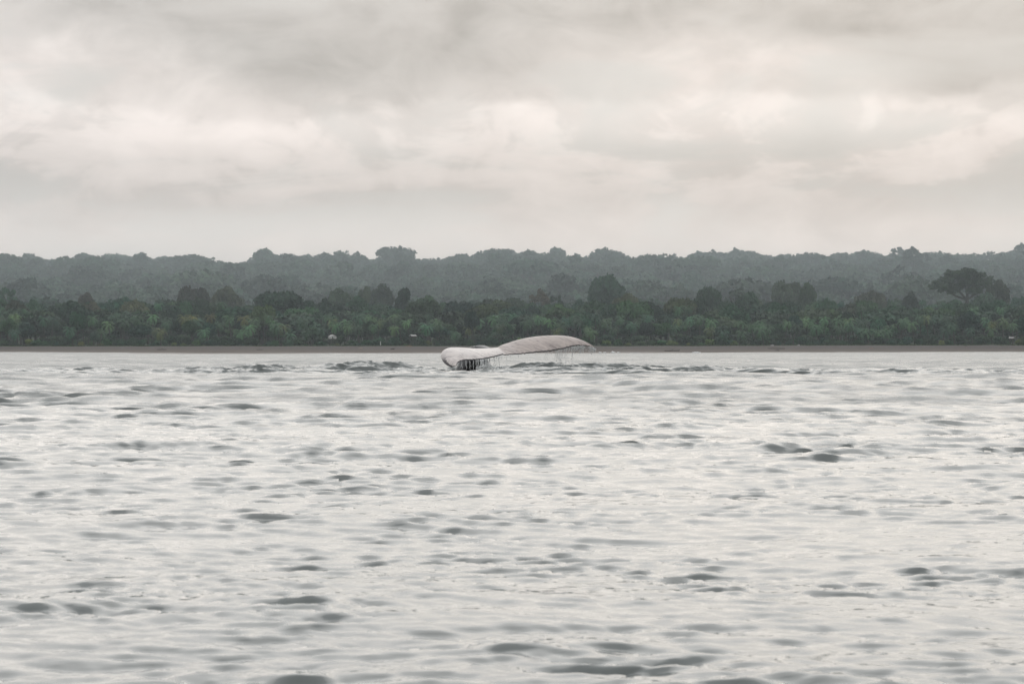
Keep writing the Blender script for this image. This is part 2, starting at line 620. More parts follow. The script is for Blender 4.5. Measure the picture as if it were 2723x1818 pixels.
def poly_mesh(name, verts, faces, smooth=False):
    """mixed tris (repeated last index) and quads"""
    fl = [tuple(q) if q[2] != q[3] else tuple(q[:3]) for q in np.asarray(faces).tolist()]
    me = bpy.data.meshes.new(name)
    me.from_pydata(np.asarray(verts).tolist(), [], fl)
    if smooth:
        me.polygons.foreach_set('use_smooth', [True] * len(me.polygons))
    me.update()
    return me


def crown_mesh(name, lobes, nleaf, size, seed, core=0.80, flat=0.5, under=0.35):
    """leaf clumps over the surface of many lobes: (centre, radii)"""
    g = np.random.default_rng(seed)
    area = np.array([(l[1][0] * l[1][1] + l[1][0] * l[1][2] + l[1][1] * l[1][2]) for l in lobes])
    cnt = np.maximum(6, (nleaf * area / area.sum()).astype(int))
    ce, no, tn = [], [], []
    for (c, r), n in zip(lobes, cnt):
        d = g.normal(size=(n * 2, 3))
        d /= np.linalg.norm(d, axis=1)[:, None]
        keep = (d[:, 2] > -under) | (g.random(len(d)) < 0.25)
        d = d[keep][:n]
        rad = g.uniform(0.78, 1.08, size=(len(d), 1))
        p = np.array(c) + d * np.array(r) * rad
        ce.append(p)
        no.append(d)
        tn.append(np.full(len(d), g.random()))
    ce = np.concatenate(ce)
    no = np.concatenate(no)
    tn = np.concatenate(tn)
    # throw away leaves deep inside other lobes
    keep = np.ones(len(ce), bool)
    for c, r in lobes:
        q = (((ce - np.array(c)) / np.array(r)) ** 2).sum(1)
        keep &= q > 0.55
    ce, no, tn = ce[keep], no[keep], tn[keep]
    n = len(ce)
    nn = no * flat + g.normal(size=(n, 3)) * 0.42 + np.array([0, 0, 0.25])
    nn /= np.linalg.norm(nn, axis=1)[:, None]
    t1 = np.cross(nn, g.normal(size=(n, 3)))
    t1 /= np.linalg.norm(t1, axis=1)[:, None]
    t2 = np.cross(nn, t1)
    s = (size * g.uniform(0.55, 1.35, size=(n, 1)))
    a = ce + t1 * s
    b = ce + t2 * s * g.uniform(0.5, 0.9, size=(n, 1)) + nn * s * g.uniform(-0.35, 0.2, size=(n, 1))
    c_ = ce - t1 * s
    d_ = ce - t2 * s * g.uniform(0.5, 0.9, size=(n, 1)) + nn * s * g.uniform(-0.35, 0.2, size=(n, 1))
    verts = np.stack([a, b, c_, d_], 1).reshape(-1, 3)
    faces = np.arange(n * 4).reshape(-1, 4)
    lv = np.repeat(np.clip(0.55 * tn + 0.45 * g.random(n), 0, 1), 4)
    parts = [(verts, faces)]
    if core > 0:
        for c, r in lobes:
            vv = ICO1[0] * (1 + g.uniform(-0.16, 0.1, size=(len(ICO1[0]), 1)))
            parts.append((vv * np.array(r) * core + np.array(c), ICO1[1]))
    V, Fc = join(parts)
    me = poly_mesh(name, V, Fc)
    la = np.full(len(V), 0.25)
    la[:len(lv)] = lv
    add_attr(me, 'leaf', la)
    me.materials.append(M_leaf)
    return me


def dome_lobes(seed, w=5.5, h=5.0, base=6.0, n=16, flatn=1.0, asym=0.25):
    g = random.Random(seed)
    out = [((0, 0, base + h * 0.25), (w * 0.55, w * 0.55, h * 0.38))]
    for k in range(n):
        a = k * 2.399 + g.uniform(-0.4, 0.4)
        t = (k + 0.5) / n
        rr = w * 0.80 * math.sqrt(t) * g.uniform(0.85, 1.15)
        top = h * (1 - (rr / w) ** 2) * flatn + h * (1 - flatn) * 0.75
        zz = base + top * 0.78 + g.uniform(-0.1, 0.1) * h
        r = w * g.uniform(0.22, 0.38)
        out.append(((rr * math.cos(a) * (1 + asym * g.uniform(-1, 1)), rr * math.sin(a), zz), (r, r, r * g.uniform(0.6, 0.9))))
    return out


def trunk_mesh(name, h, r, seed, limbs=5, spread=3.0, top=None):
    g = random.Random(seed)
    bx, by = g.uniform(-0.4, 0.4), g.uniform(-0.4, 0.4)
    hh = top or h * 0.72
    pts = [(0, 0, -0.8), (0, 0, 0.3), (bx * 0.5, by * 0.5, hh * 0.35), (bx, by, hh * 0.7), (bx * 1.3, by * 1.3, hh)]
    parts = [tube(pts, [r * 1.5, r * 1.15, r * 0.9, r * 0.75, r * 0.4], 7)]
    for k in range(limbs):
        a = k * 2 * math.pi / limbs + g.uniform(-0.5, 0.5)
        z0 = hh * g.uniform(0.6, 0.9)
        l = spread * g.uniform(0.7, 1.1)
        p0 = (bx, by, z0)
        p1 = (bx + math.cos(a) * l * 0.5, by + math.sin(a) * l * 0.5, z0 + (h - z0) * 0.45)
        p2 = (bx + math.cos(a) * l, by + math.sin(a) * l, z0 + (h - z0) * 0.8)
        parts.append(tube([p0, p1, p2], [r * 0.5, r * 0.34, r * 0.15], 5))
    V, Fc = join(parts)
    me = poly_mesh(name, V, Fc, True)
    me.materials.append(M_bark)
    return me


# ---- broadleaf kinds: (crown mesh, trunk mesh, overall height, crown half-width)
KINDS = {}


def kind(key, lobes, nleaf, size, seed, h, w, core=0.80, limbs=5, r=0.32, under=0.35):
    KINDS[key] = (crown_mesh('crown_' + key, lobes, nleaf, size, seed, core, under=under),
                  trunk_mesh('trunk_' + key, h * 0.9, r, seed, limbs, w * 0.55), h, w)


kind('dome_a', dome_lobes(1, 5.5, 5.5, 5.5, 20), 2600, 0.50, 1, 11.0, 5.5)
kind('dome_b', dome_lobes(2, 5.0, 6.0, 5.0, 18), 2400, 0.50, 2, 11.0, 5.0)
kind('dome_c', dome_lobes(3, 6.2, 4.6, 5.5, 22), 2600, 0.50, 3, 10.0, 6.2)
kind('flat_a', dome_lobes(4, 7.0, 3.4, 7.5, 22, 0.6), 2600, 0.50, 4, 11.0, 7.0, under=0.15)
kind('flat_b', dome_lobes(5, 6.4, 3.8, 7.0, 20, 0.5), 2400, 0.50, 5, 10.8, 6.4, under=0.15)
kind('tall_a', dome_lobes(6, 3.6, 8.5, 5.0, 18), 2200, 0.48, 6, 13.0, 3.6)
kind('tall_b', dome_lobes(7, 4.2, 7.0, 5.5, 18), 2200, 0.48, 7, 12.5, 4.2)


def airy(seed, w, h, base, n):
    g = random.Random(seed)
    out = []
    for k in range(n):
        a = g.uniform(0, 6.283)
        rr = w * math.sqrt(g.random()) * 0.85
        zz = base + h * g.uniform(0.35, 1.0) * (1 - 0.55 * (rr / w) ** 2)
        r = w * g.uniform(0.13, 0.24)
        out.append(((rr * math.cos(a), rr * math.sin(a), zz), (r, r, r * 0.6)))
    return out


kind('airy_a', airy(11, 5.5, 6.5, 7.0, 22), 900, 0.45, 11, 13.5, 5.5, core=0.5, limbs=8, r=0.3)
kind('airy_b', airy(12, 6.5, 5.0, 8.0, 24), 950, 0.45, 12, 13.0, 6.5, core=0.5, limbs=9, r=0.3)
kind('airy_c', airy(13, 4.0, 7.0, 7.0, 16), 700, 0.45, 13, 14.0, 4.0, core=0.5, limbs=7, r=0.28)

# far trees: one mesh for each kind, trunk and crown together, coarser clumps
FAR = {}


def far_kind(key, lobes, nleaf, size, seed, h, core):
    me = crown_mesh('far_tree_' + key, lobes, nleaf, size, seed, core)
    g = random.Random(seed)
    bm = bmesh.new()
    bm.from_mesh(me)
    V, Fc = tube([(0, 0, -3), (0, 0, h * 0.4), (0.3, 0, h * 0.8)], [0.5, 0.4, 0.2], 5)
    parts = [(V, Fc)]
    for k in range(5):
        a = k * 1.257 + g.uniform(-.4, .4)
        parts.append(tube([(0, 0, h * 0.5), (math.cos(a) * 1.8, math.sin(a) * 1.8, h * 0.68),
                           (math.cos(a) * 4, math.sin(a) * 4, h * 0.85)], [0.28, 0.2, 0.1], 4))
    V, Fc = join(parts)
    lay = bm.verts.layers.float.get('leaf')
    nv = [bm.verts.new(q) for q in V.tolist()]
    for q in nv:
        q[lay] = 0.4
    for q in Fc.tolist():
        try:
            fc = bm.faces.new([nv[k] for k in q])
            fc.material_index = 1
        except ValueError:
            pass
    bm.to_mesh(me)
    bm.free()
    me.materials.append(M_bark)
    FAR[key] = (me, h)


far_kind('round_a', dome_lobes(21, 6.0, 7.0, 5.0, 16), 700, 0.85, 21, 12.0, 0.85)
far_kind('round_b', dome_lobes(22, 7.0, 6.0, 5.0, 18), 750, 0.85, 22, 11.0, 0.85)
far_kind('round_c', dome_lobes(23, 5.0, 8.0, 5.0, 15), 650, 0.8, 23, 13.0, 0.85)
far_kind('flat', dome_lobes(24, 8.0, 4.0, 8.0, 18, 0.5), 700, 0.8, 24, 12.0, 0.8)
far_kind('open_a', airy(25, 7.0, 7.5, 6.0, 26), 520, 0.72, 25, 13.5, 0.55)
far_kind('open_b', airy(26, 5.5, 8.0, 6.0, 20), 420, 0.72, 26, 14.0, 0.55)

GREEN = [(0.019, 0.054, 0.022), (0.026, 0.064, 0.022), (0.015, 0.044, 0.024), (0.034, 0.068, 0.024), (0.021, 0.049, 0.022)]


def jit(c, s=0.18):
    k = rnd.uniform(1 - s, 1 + s)
    return (c[0] * k * rnd.uniform(0.92, 1.08), c[1] * k, c[2] * k * rnd.uniform(0.9, 1.1), 1.0)


def tree(name, key, x, y, height, width, color, label, cat, group=None, rz=None, sink=0.0):
    cm, tm, h, w = KINDS[key]
    e = bpy.data.objects.new(name, None)
    e.empty_display_size = 1
    C.objects.link(e)
    e.location = (x, y, gz(x, y) - 0.3 - sink)
    e.rotation_euler = (0, 0, rnd.uniform(0, 6.28) if rz is None else rz)
    e.scale = (width / w, width / w, height / h)
    c = obj('crown', cm, None, e)
    t = obj('trunk', tm, None, e)
    c.color = color if len(color) == 4 else color + (1.0,)
    tag(e, label, cat, group)
    return e


# ---- palms
def palm_meshes(seed):
    g = random.Random(seed)
    lean = g.uniform(-1.6, 1.6), g.uniform(-1.0, 1.0)
    H = 10.0
    pts = [(0, 0, -0.6)]
    for k in range(1, 8):
        t = k / 7
        pts.append((lean[0] * t * t, lean[1] * t * t, H * t))
    V, Fc = tube(pts, [0.26, 0.2, 0.17, 0.155, 0.145, 0.14, 0.135, 0.15], 6)
    tm = poly_mesh('palm_trunk', V, Fc, True)
    tm.materials.append(M_bark)
    top = Vector(pts[-1])
    verts, faces, lv = [], [], []
    nf = g.randint(17, 22)
    for k in range(nf):
        a = k * 2.399 + g.uniform(-0.25, 0.25)
        el = R(80) - R(118) * ((k + 0.5) / nf) + g.uniform(-0.15, 0.15)   # inner fronds stand, outer ones hang
        L = g.uniform(2.3, 3.0)
        dirh = Vector((math.cos(a), math.sin(a), 0))
        side = Vector((-math.sin(a), math.cos(a), 0))
        p = top.copy()
        seg = 8
        rach = [p.copy()]
        e = el
        for s_ in range(seg):
            p = p + (dirh * math.cos(e) + Vector((0, 0, 1)) * math.sin(e)) * (L / seg)
            rach.append(p.copy())
            e -= R(13) * (1.0 + 0.6 * s_ / seg)
        tonef = g.random()
        for s_ in range(seg):
            wl = 0.62 * math.sin(math.pi * min(0.95, (s_ + 0.9) / (seg + 0.8))) ** 0.6
            a0, a1 = rach[s_], rach[s_ + 1]
            fw = (a1 - a0).normalized()
            for sg in (-1, 1):
                for half_ in range(2):
                    q0 = a0.lerp(a1, half_ * 0.5)
                    q1 = a0.lerp(a1, half_ * 0.5 + 0.42)
                    tip = q1 + side * sg * wl * g.uniform(0.75, 1.1) + fw * wl * 0.55 - Vector((0, 0, 1)) * wl * g.uniform(0.25, 0.75)
                    b0 = len(verts)
                    verts += [tuple(q0), tuple(q1), tuple(tip)]
                    faces.append((b0, b0 + 1, b0 + 2, b0 + 2))
                    lv += [min(1, max(0, 0.6 * tonef + 0.4 * g.random()))] * 3
    # heart of the crown and a few nuts
    for k in range(6):
        a = g.uniform(0, 6.28)
        c = top + Vector((math.cos(a) * 0.22, math.sin(a) * 0.22, g.uniform(-0.35, 0.05)))
        b0 = len(verts)
        verts += [tuple(c + Vector(q) * 0.17) for q in ICO1[0][:]]
        faces += [(b0 + q[0], b0 + q[1], b0 + q[2], b0 + q[2]) for q in ICO1[1].tolist()]
        lv += [0.15] * len(ICO1[0])
    cm = poly_mesh('palm_crown', np.array(verts), np.array(faces))
    add_attr(cm, 'leaf', lv)
    cm.materials.append(M_palm)
    return cm, tm, H + 1.4


PALMS = [palm_meshes(100 + k) for k in range(7)]
PGREEN = [(0.066, 0.128, 0.050), (0.052, 0.112, 0.048), (0.088, 0.140, 0.054), (0.042, 0.090, 0.044)]


def palm(x, y, height, color, label, group=None, k=None, crown=1.0):
    cm, tm, H = PALMS[rnd.randrange(len(PALMS)) if k is None else k]
    e = bpy.data.objects.new('coconut_palm', None)
    C.objects.link(e)
    e.location = (x, y, gz(x, y) - 0.1)
    e.rotation_euler = (0, 0, rnd.uniform(0, 6.28))
    s = crown * rnd.uniform(1.05, 1.4)
    e.scale = (s, s, height / H)
    c = obj('crown', cm, None, e)
    q = s * H / height
    c.scale = (1, 1, q)
    c.location = (0, 0, 10.0 * (1 - q))
    # keep the crown round whatever the trunk's height
    t = obj('trunk', tm, None, e)
    c.color = color
    tag(e, label, 'palm', group)
    return e


# ---- trees one can single out: (px centre, py top, half width px, distance, kind, colour, name, label)
BROWN = (0.060, 0.062, 0.038)
DARK = (0.026, 0.050, 0.024)
OLIVE = (0.055, 0.070, 0.026)
RUST = (0.085, 0.056, 0.038)
SINGLE = [
    (1613, 739, 50, 1560, 'dome_c', DARK, 'big_shade_tree', 'large dark dome-crowned tree rising above the canopy right of the whale tail', 'tree'),
    (745, 783, 70, 1240, 'flat_a', (0.020, 0.045, 0.020), 'spreading_tree', 'wide dark green flat-domed tree above the palms left of the whale', 'tree'),
    (1017, 745, 34, 1560, 'tall_b', BROWN, 'tall_tree', 'tall hazy grey-brown tree left of the small dark tree above the whale', 'tree'),
    (1074, 759, 24, 1330, 'tall_a', (0.012, 0.026, 0.016), 'dense_tree', 'small blackish-green tree standing out against the misty hill above the whale', 'tree'),
    (952, 788, 32, 1260, 'dome_b', (0.024, 0.044, 0.022), 'round_tree', 'dark round-crowned tree left of the tall grey-brown tree', 'tree'),
    (862, 795, 24, 1230, 'dome_a', (0.016, 0.032, 0.018), 'dark_tree', 'small near-black tree right of the wide flat-domed tree', 'tree'),
    (2095, 756, 45, 1480, 'dome_c', (0.062, 0.060, 0.036), 'brown_tree', 'broad brownish-green tree with a greener shoulder in the right half', 'tree'),
    (2148, 752, 26, 1470, 'dome_b', (0.034, 0.058, 0.024), 'green_tree', 'fresh green tree against the right side of the broad brownish tree', 'tree'),
    (2316, 783, 44, 1500, 'flat_b', (0.058, 0.058, 0.036), 'flat_topped_tree', 'low brownish flat-topped tree left of the huge spreading tree', 'tree'),
    (2422, 777, 24, 1480, 'dome_b', (0.045, 0.055, 0.030), 'small_tree', 'small hazy tree just left of the huge spreading tree', 'tree'),
    (515, 770, 44, 1480, 'dome_c', (0.060, 0.058, 0.036), 'brown_domed_tree', 'brown-tinged domed tree, left one of a pair above the left palms', 'tree'),
    (600, 763, 42, 1520, 'dome_a', (0.055, 0.060, 0.034), 'hazy_domed_tree', 'hazy domed tree, right one of a pair above the left palms', 'tree'),
    (26, 760, 30, 1430, 'airy_a', (0.024, 0.042, 0.022), 'ragged_tree', 'ragged dark tree rising above the canopy at the left edge', 'tree'),
    (1435, 768, 32, 1420, 'airy_b', RUST, 'reddish_tree', 'thin reddish-brown nearly bare tree above the palms right of centre', 'tree'),
    (228, 779, 28, 1400, 'dome_a', RUST, 'reddish_leafed_tree', 'rusty red leafed tree above the palms near the left edge', 'tree'),
    (360, 806, 34, 1230, 'flat_b', (0.082, 0.070, 0.030), 'orange_flowering_tree', 'olive tree with orange tinged crown between the left palms', 'tree'),
    (700, 818, 36, 1120, 'dome_c', (0.075, 0.090, 0.024), 'yellow_green_tree', 'yellow-green bushy tree below the wide dark flat-domed tree', 'tree'),
    (1665, 790, 40, 1300, 'flat_b', (0.085, 0.075, 0.032), 'tan_tree', 'tan and olive tree below the large dome-crowned tree', 'tree'),
    (1480, 773, 20, 1380, 'airy_c', (0.022, 0.036, 0.020), 'thin_dark_tree', 'thin dark tree beside the reddish bare tree', 'tree'),
    (905, 776, 38, 1520, 'flat_b', (0.045, 0.062, 0.028), 'pale_flat_tree', 'pale hazy flat-topped tree between two dark trees left of centre', 'tree'),
    (975, 764, 28, 1650, 'dome_a', (0.048, 0.072, 0.026), 'pale_green_tree', 'pale green domed tree hiding the foot of the tall grey-brown tree', 'tree'),
    (1135, 788, 45, 1300, 'dome_a', (0.034, 0.058, 0.022), 'leafy_tree', 'mid green domed tree right below the small blackish-green tree', 'tree'),
    (1885, 772, 36, 1330, 'flat_a', (0.024, 0.042, 0.022), 'layered_tree', 'dark layered tree, left one in the dark clump right of centre', 'tree'),
    (1985, 778, 40, 1310, 'dome_b', (0.024, 0.042, 0.022), 'domed_tree', 'dark domed tree, right one in the dark clump right of centre', 'tree'),
]


def at_px(px, D):
    return (px - HX) / F * D


for (px, py, hw, D, key, colr, nm, lab, cat) in SINGLE:
    x_ = at_px(px, D)
    top = CH + (HY - py) / F * D
    base = gz(x_, D) - 0.3
    if colr[1] < 0.047:
        colr = tuple(q * 1.75 for q in colr)
    e = tree(nm, key, x_, D, top - base, hw / F * D, colr, lab, cat)

# the huge spreading tree on the right, built lobe by lobe
D = 1500.0
gx0 = at_px(2562, D)
gb = gz(gx0, D)
lobes = []
gR = random.Random(5)


def lob(px, py, rw, rh, dy=0):
    p = P(px, py, D)
    lobes.append(((p.x - gx0, dy, p.z - gb), (rw / F * D, rw / F * D * 0.9, rh / F * D)))


for a in ((2565, 722, 18, 9), (2536, 733, 22, 12), (2500, 762, 24, 14), (2488, 752, 12, 9), (2520, 745, 26, 16), (2545, 728, 26, 15), (2575, 724, 26, 12), (2600, 732, 26, 13),
          (2570, 750, 34, 20), (2605, 752, 30, 18), (2540, 765, 26, 16), (2622, 748, 20, 13), (2590, 772, 28, 16),
          (2560, 738, 30, 16), (2508, 772, 16, 9), (2530, 775, 16, 8), (2478, 764, 8, 6), (2522, 723, 10, 6), (2632, 741, 12, 7)):
    for k in range(3):
        lob(a[0] + gR.uniform(-6, 6), a[1] + gR.uniform(-4, 4), a[2] * gR.uniform(0.5, 0.8), a[3] * gR.uniform(0.5, 0.8), (k - 1) * 6.0 + gR.uniform(-2, 2))
cm = crown_mesh('huge_crown', lobes, 9000, 0.62, 77, 0.72, under=0.5)
e = bpy.data.objects.new('huge_spreading_tree', None)
C.objects.link(e)
e.location = (gx0, D, gb)
cr = obj('crown', cm, None, e)
cr.color = (0.072, 0.108, 0.046, 1)
parts = []
bt = P(2572, 800, D)
for (px, py, r0, r1) in ((2510, 765, 0.7, 0.15), (2535, 745, 0.8, 0.2), (2575, 740, 0.8, 0.2), (2610, 755, 0.8, 0.2), (2590, 775, 0.7, 0.2), (2625, 752, 0.6, 0.15)):
    q = P(px, py, D)
    s0 = P(2571, 797, D)
    md = (s0 + q) / 2 + Vector((0, 0, -1.2))
    parts.append(tube([(s0.x - gx0, 0, s0.z - gb), (md.x - gx0, gR.uniform(-2, 2), md.z - gb), (q.x - gx0, gR.uniform(-4, 4), q.z - gb)], [r0, (r0 + r1) * 0.55, r1], 6))
s0 = P(2571, 795, D)
parts.append(tube([(s0.x - gx0 + 0.3, 0, -1.5), (s0.x - gx0 + 0.2, 0, 2), (s0.x - gx0, 0, (s0.z - gb) * 0.6), (s0.x - gx0, 0, s0.z - gb + 1)], [2.2, 1.5, 1.25, 1.1], 9))
V, Fc = join(parts)
tm = poly_mesh('huge_trunk', V, Fc, True)
tm.materials.append(M_bark)
obj('trunk', tm, None, e)
tag(e, 'huge umbrella-crowned tree towering over the forest at the right', 'tree')
# its lower neighbour
for (px, py, hw, dd, key, nm, lab) in ((2650, 746, 36, 1530, 'dome_a', 'neighbour_tree', 'rounded hazy tree leaning against the right side of the huge spreading tree'),
                                       (2620, 778, 34, 1440, 'dome_b', 'shaded_tree', 'hazy tree filling the gap under the right half of the huge spreading tree')):
    x_ = at_px(px, dd)
    tree(nm, key, x_, dd, CH + (HY - py) / F * dd - gz(x_, dd) + 0.3, hw / F * dd, (0.040, 0.054, 0.028), lab, 'tree')

# tall palms that stand clear of the rest
for (px, py, dd, lab) in ((430, 799, 1120, 'tall coconut palm standing clear of the grove, left one of two on the left'),
                          (590, 796, 1135, 'tall coconut palm standing clear of the grove, right one of two on the left'),
                          (2297, 812, 1100, 'tall dark coconut palm above the grove between right centre and the huge tree'),
                          (2575, 818, 1090, 'coconut palm in front of the foot of the huge spreading tree'),
                          (2652, 812, 1100, 'tall coconut palm, second from the right edge above the grove'),
                          (2703, 810, 1090, 'tall coconut palm at the far right edge above the grove'),
                          (1795, 812, 1100, 'tall coconut palm above the grove, left of the lone pair right of centre'),
                          (1835, 810, 1105, 'tall coconut palm above the grove, right of the lone pair right of centre')):
    x_ = at_px(px, dd)
    palm(x_, dd, CH + (HY - py) / F * dd - gz(x_, dd) + 0.4, jit(PGREEN[1], 0.1), lab, crown=1.0)

# ---- the grove behind the beach
FRAME_U = 0.189
LAND = [(0, 'the left edge'), (430, 'the left tall palm'), (590, 'the second tall palm'), (745, 'the wide flat-domed tree'), (884, 'the white hut'),
        (1012, 'the white post'), (1098, 'the pale-roofed hut'), (1215, 'the near fluke'), (1330, 'the tail notch'), (1480, 'the far fluke'),
        (1580, 'the fluke tip'), (1690, 'the low surf line'), (1786, 'the rooted log'), (1852, 'the widest breaker'), (1985, 'the dark clump'), (2064, 'the longest log'),
        (2148, 'the fresh green tree'), (2315, 'the reddish branch'), (2440, 'the small hazy tree'), (2571, 'the huge tree'), (2690, 'the stilt hut'), (2723, 'the right edge')]
REG = []


def reg(o, x, d, phrase):
    px = x / d * F + HX
    lp, ln = min(LAND, key=lambda q: abs(q[0] - px))
    df = px - lp
    if ln in ('the left edge', 'the right edge'):
        wh = 'at ' + ln
    elif abs(df) < 14:
        wh = 'beside ' + ln
    else:
        wh = ('right of ' if df > 0 else 'left of ') + ln
    REG.append((o, px, phrase + ' ' + wh))


def tone(c):
    l = 0.3 * c[0] + 0.6 * c[1] + 0.1 * c[2]
    return 'dark green' if l < 0.045 else ('green' if l < 0.085 else 'light green')


cols = 78
n_palm = 0
for row, (d0, hmin, hmax) in enumerate(((1006, 4.5, 8.0), (1030, 7.0, 10.5), (1056, 9.0, 12.5), (1085, 10.0, 13.0))):
    for k in range(cols):
        if rnd.random() < (0.55, 0.42, 0.36, 0.42)[row]:
            continue
        u = -FRAME_U + 2 * FRAME_U * (k + rnd.uniform(0.05, 0.95)) / cols
        d = d0 + rnd.uniform(-4, 18)
        colr = jit(rnd.choice(PGREEN))
        yel = rnd.random() < (0.12 if u < 0 else 0.05)
        if yel:
            colr = jit((0.13, 0.125, 0.032))
        hgt = rnd.uniform(hmin, hmax)
        e = palm(u * d, d, hgt, colr,
             'yellowing coconut palm in the grove behind the beach' if yel else 'green coconut palm in the dense grove behind the beach',
             'yellowing palms of the shore grove' if yel else 'green palms of the shore grove')
        reg(e, u * d, d, ('short ' if hgt < 8 else ('tall ' if hgt > 11 else '')) + ('yellowing' if yel else tone(colr)) + ' palm, '
            + ('front', 'second', 'third', 'back')[row] + ' row,')
        n_palm += 1
for k in range(46):      # broadleaf trees mixed into the grove
    u = -FRAME_U + 2 * FRAME_U * (k + rnd.uniform(0, 1)) / 46
    d = rnd.uniform(1025, 1115)
    key = rnd.choice(['dome_a', 'dome_b', 'dome_c', 'tall_b'])
    hgt = rnd.uniform(7.5, 13.0)
    e = tree('broadleaf_tree', key, u * d, d, hgt, rnd.uniform(2.8, 4.6), jit(rnd.choice(GREEN[:3]), 0.25),
             'dark broadleaf tree growing among the shore palms', 'tree', 'broadleaf trees among the palms')
    reg(e, u * d, d, ('tall ' if hgt > 10.5 else 'low ') + ('narrow ' if key == 'tall_b' else 'round ') + 'broadleaf tree among the palms')
MIDN = 210
for k in range(MIDN):    # canopy behind the palms
    u = -FRAME_U + 2 * FRAME_U * ((k * 0.618034) % 1.0) + rnd.uniform(-0.002, 0.002)
    t = (k + 0.5) / MIDN
    d = 1120 + 560 * t ** 1.1
    key = rnd.choice(['dome_a', 'dome_b', 'dome_c', 'flat_a', 'flat_b', 'dome_a', 'dome_c', 'airy_b'])
    hgt = rnd.uniform(13.0, 18.5) + 2.5 * t
    c_ = rnd.choice(GREEN) if rnd.random() < 0.86 else ((0.056, 0.058, 0.034) if rnd.random() < 0.5 else OLIVE)
    cj = jit(c_, 0.2)
    wd_ = rnd.uniform(5.0, 9.0)
    e = tree('canopy_tree', key, u * d, d, hgt, wd_, cj,
             'green tree of the dense canopy between palms and misty hill', 'tree', 'canopy trees behind the palm grove')
    reg(e, u * d, d, ('wide ' if wd_ > 7 else '') + ('brownish' if c_[0] > 0.05 else tone(cj)) + ' '
        + {'d': 'domed', 'f': 'flat-topped', 'a': 'open'}[key[0]] + ' canopy tree' + (' behind' if t > 0.5 else ''))
# shrubs along the top of the beach
shrub_m = [crown_mesh('shrub_%d' % k, dome_lobes(40 + k, 1.5, 1.7, 0.2, 9), 420, 0.24, 40 + k, 0.8) for k in range(4)]
for k in range(150):
    u = -FRAME_U + 2 * FRAME_U * (k + rnd.uniform(0, 1)) / 150
    d = 1003 + rnd.uniform(0, 9)
    o = obj('shrub', shrub_m[k % 4], None)
    x_ = u * d
    o.location = (x_, d, gz(x_, d) - 0.15)
    s = rnd.uniform(0.6, 1.7)
    o.scale = (s * rnd.uniform(0.9, 1.4), s, s * rnd.uniform(0.7, 1.3))
    o.rotation_euler = (0, 0, rnd.uniform(0, 6.28))
    yel = rnd.random() < 0.12
    o.color = jit((0.11, 0.12, 0.03) if yel else rnd.choice(GREEN))
    tag(o, 'low yellowish shrub at the foot of the palms' if yel else 'low green shrub at the foot of the palms', 'shrub',
        'yellowish shrubs along the beach' if yel else 'green shrubs along the beach')
    reg(o, x_, d, ('large ' if s > 1.3 else ('small ' if s < 0.9 else '')) + ('yellowish' if yel else 'green') + ' shrub at the beach top')


# ---- forest masses nobody could count: geometry nodes, one object each
def scatter(name, pts, protos, color, label):
    me = bpy.data.meshes.new(name)
    me.from_pydata([p[:3] for p in pts], [], [])
    me.update()
    add_attr(me, 'vs', [p[3] for p in pts])
    add_attr(me, 'vr', [rnd.uniform(0, 6.28) for p in pts])
    at = me.attributes.new('vi', 'INT', 'POINT')
    at.data.foreach_set('value', np.array([p[4] for p in pts], dtype=np.int32))
    o = obj(name, me)
    o.color = color + (1.0,)
    tag(o, label, None, None, 'stuff')
    ng = bpy.data.node_groups.new(name + '_nodes', 'GeometryNodeTree')
    ng.interface.new_socket('Geometry', in_out='INPUT', socket_type='NodeSocketGeometry')
    ng.interface.new_socket('Geometry', in_out='OUTPUT', socket_type='NodeSocketGeometry')
    nd = ng.nodes
    gi, go = nd.new('NodeGroupInput'), nd.new('NodeGroupOutput')
    inst = nd.new('GeometryNodeInstanceOnPoints')
    g2i = nd.new('GeometryNodeGeometryToInstance')
    for pr in reversed(protos):
        oi = nd.new('GeometryNodeObjectInfo')
        oi.inputs['Object'].default_value = pr
        ng.links.new(oi.outputs['Geometry'], g2i.inputs[0])
    ng.links.new(gi.outputs[0], inst.inputs['Points'])
    ng.links.new(g2i.outputs[0], inst.inputs['Instance'])
    inst.inputs['Pick Instance'].default_value = True

    def nattr(nm, typ):
        a = nd.new('GeometryNodeInputNamedAttribute')
        a.data_type = typ
        a.inputs['Name'].default_value = nm
        return a.outputs['Attribute']
    ng.links.new(nattr('vi', 'INT'), inst.inputs['Instance Index'])
    cx = nd.new('ShaderNodeCombineXYZ')
    ng.links.new(nattr('vr', 'FLOAT'), cx.inputs[2])
    ng.links.new(cx.outputs[0], inst.inputs['Rotation'])
    ng.links.new(nattr('vs', 'FLOAT'), inst.inputs['Scale'])
    ng.links.new(inst.outputs[0], go.inputs[0])
    md = o.modifiers.new('scatter', 'NODES')
    md.node_group = ng
    return o


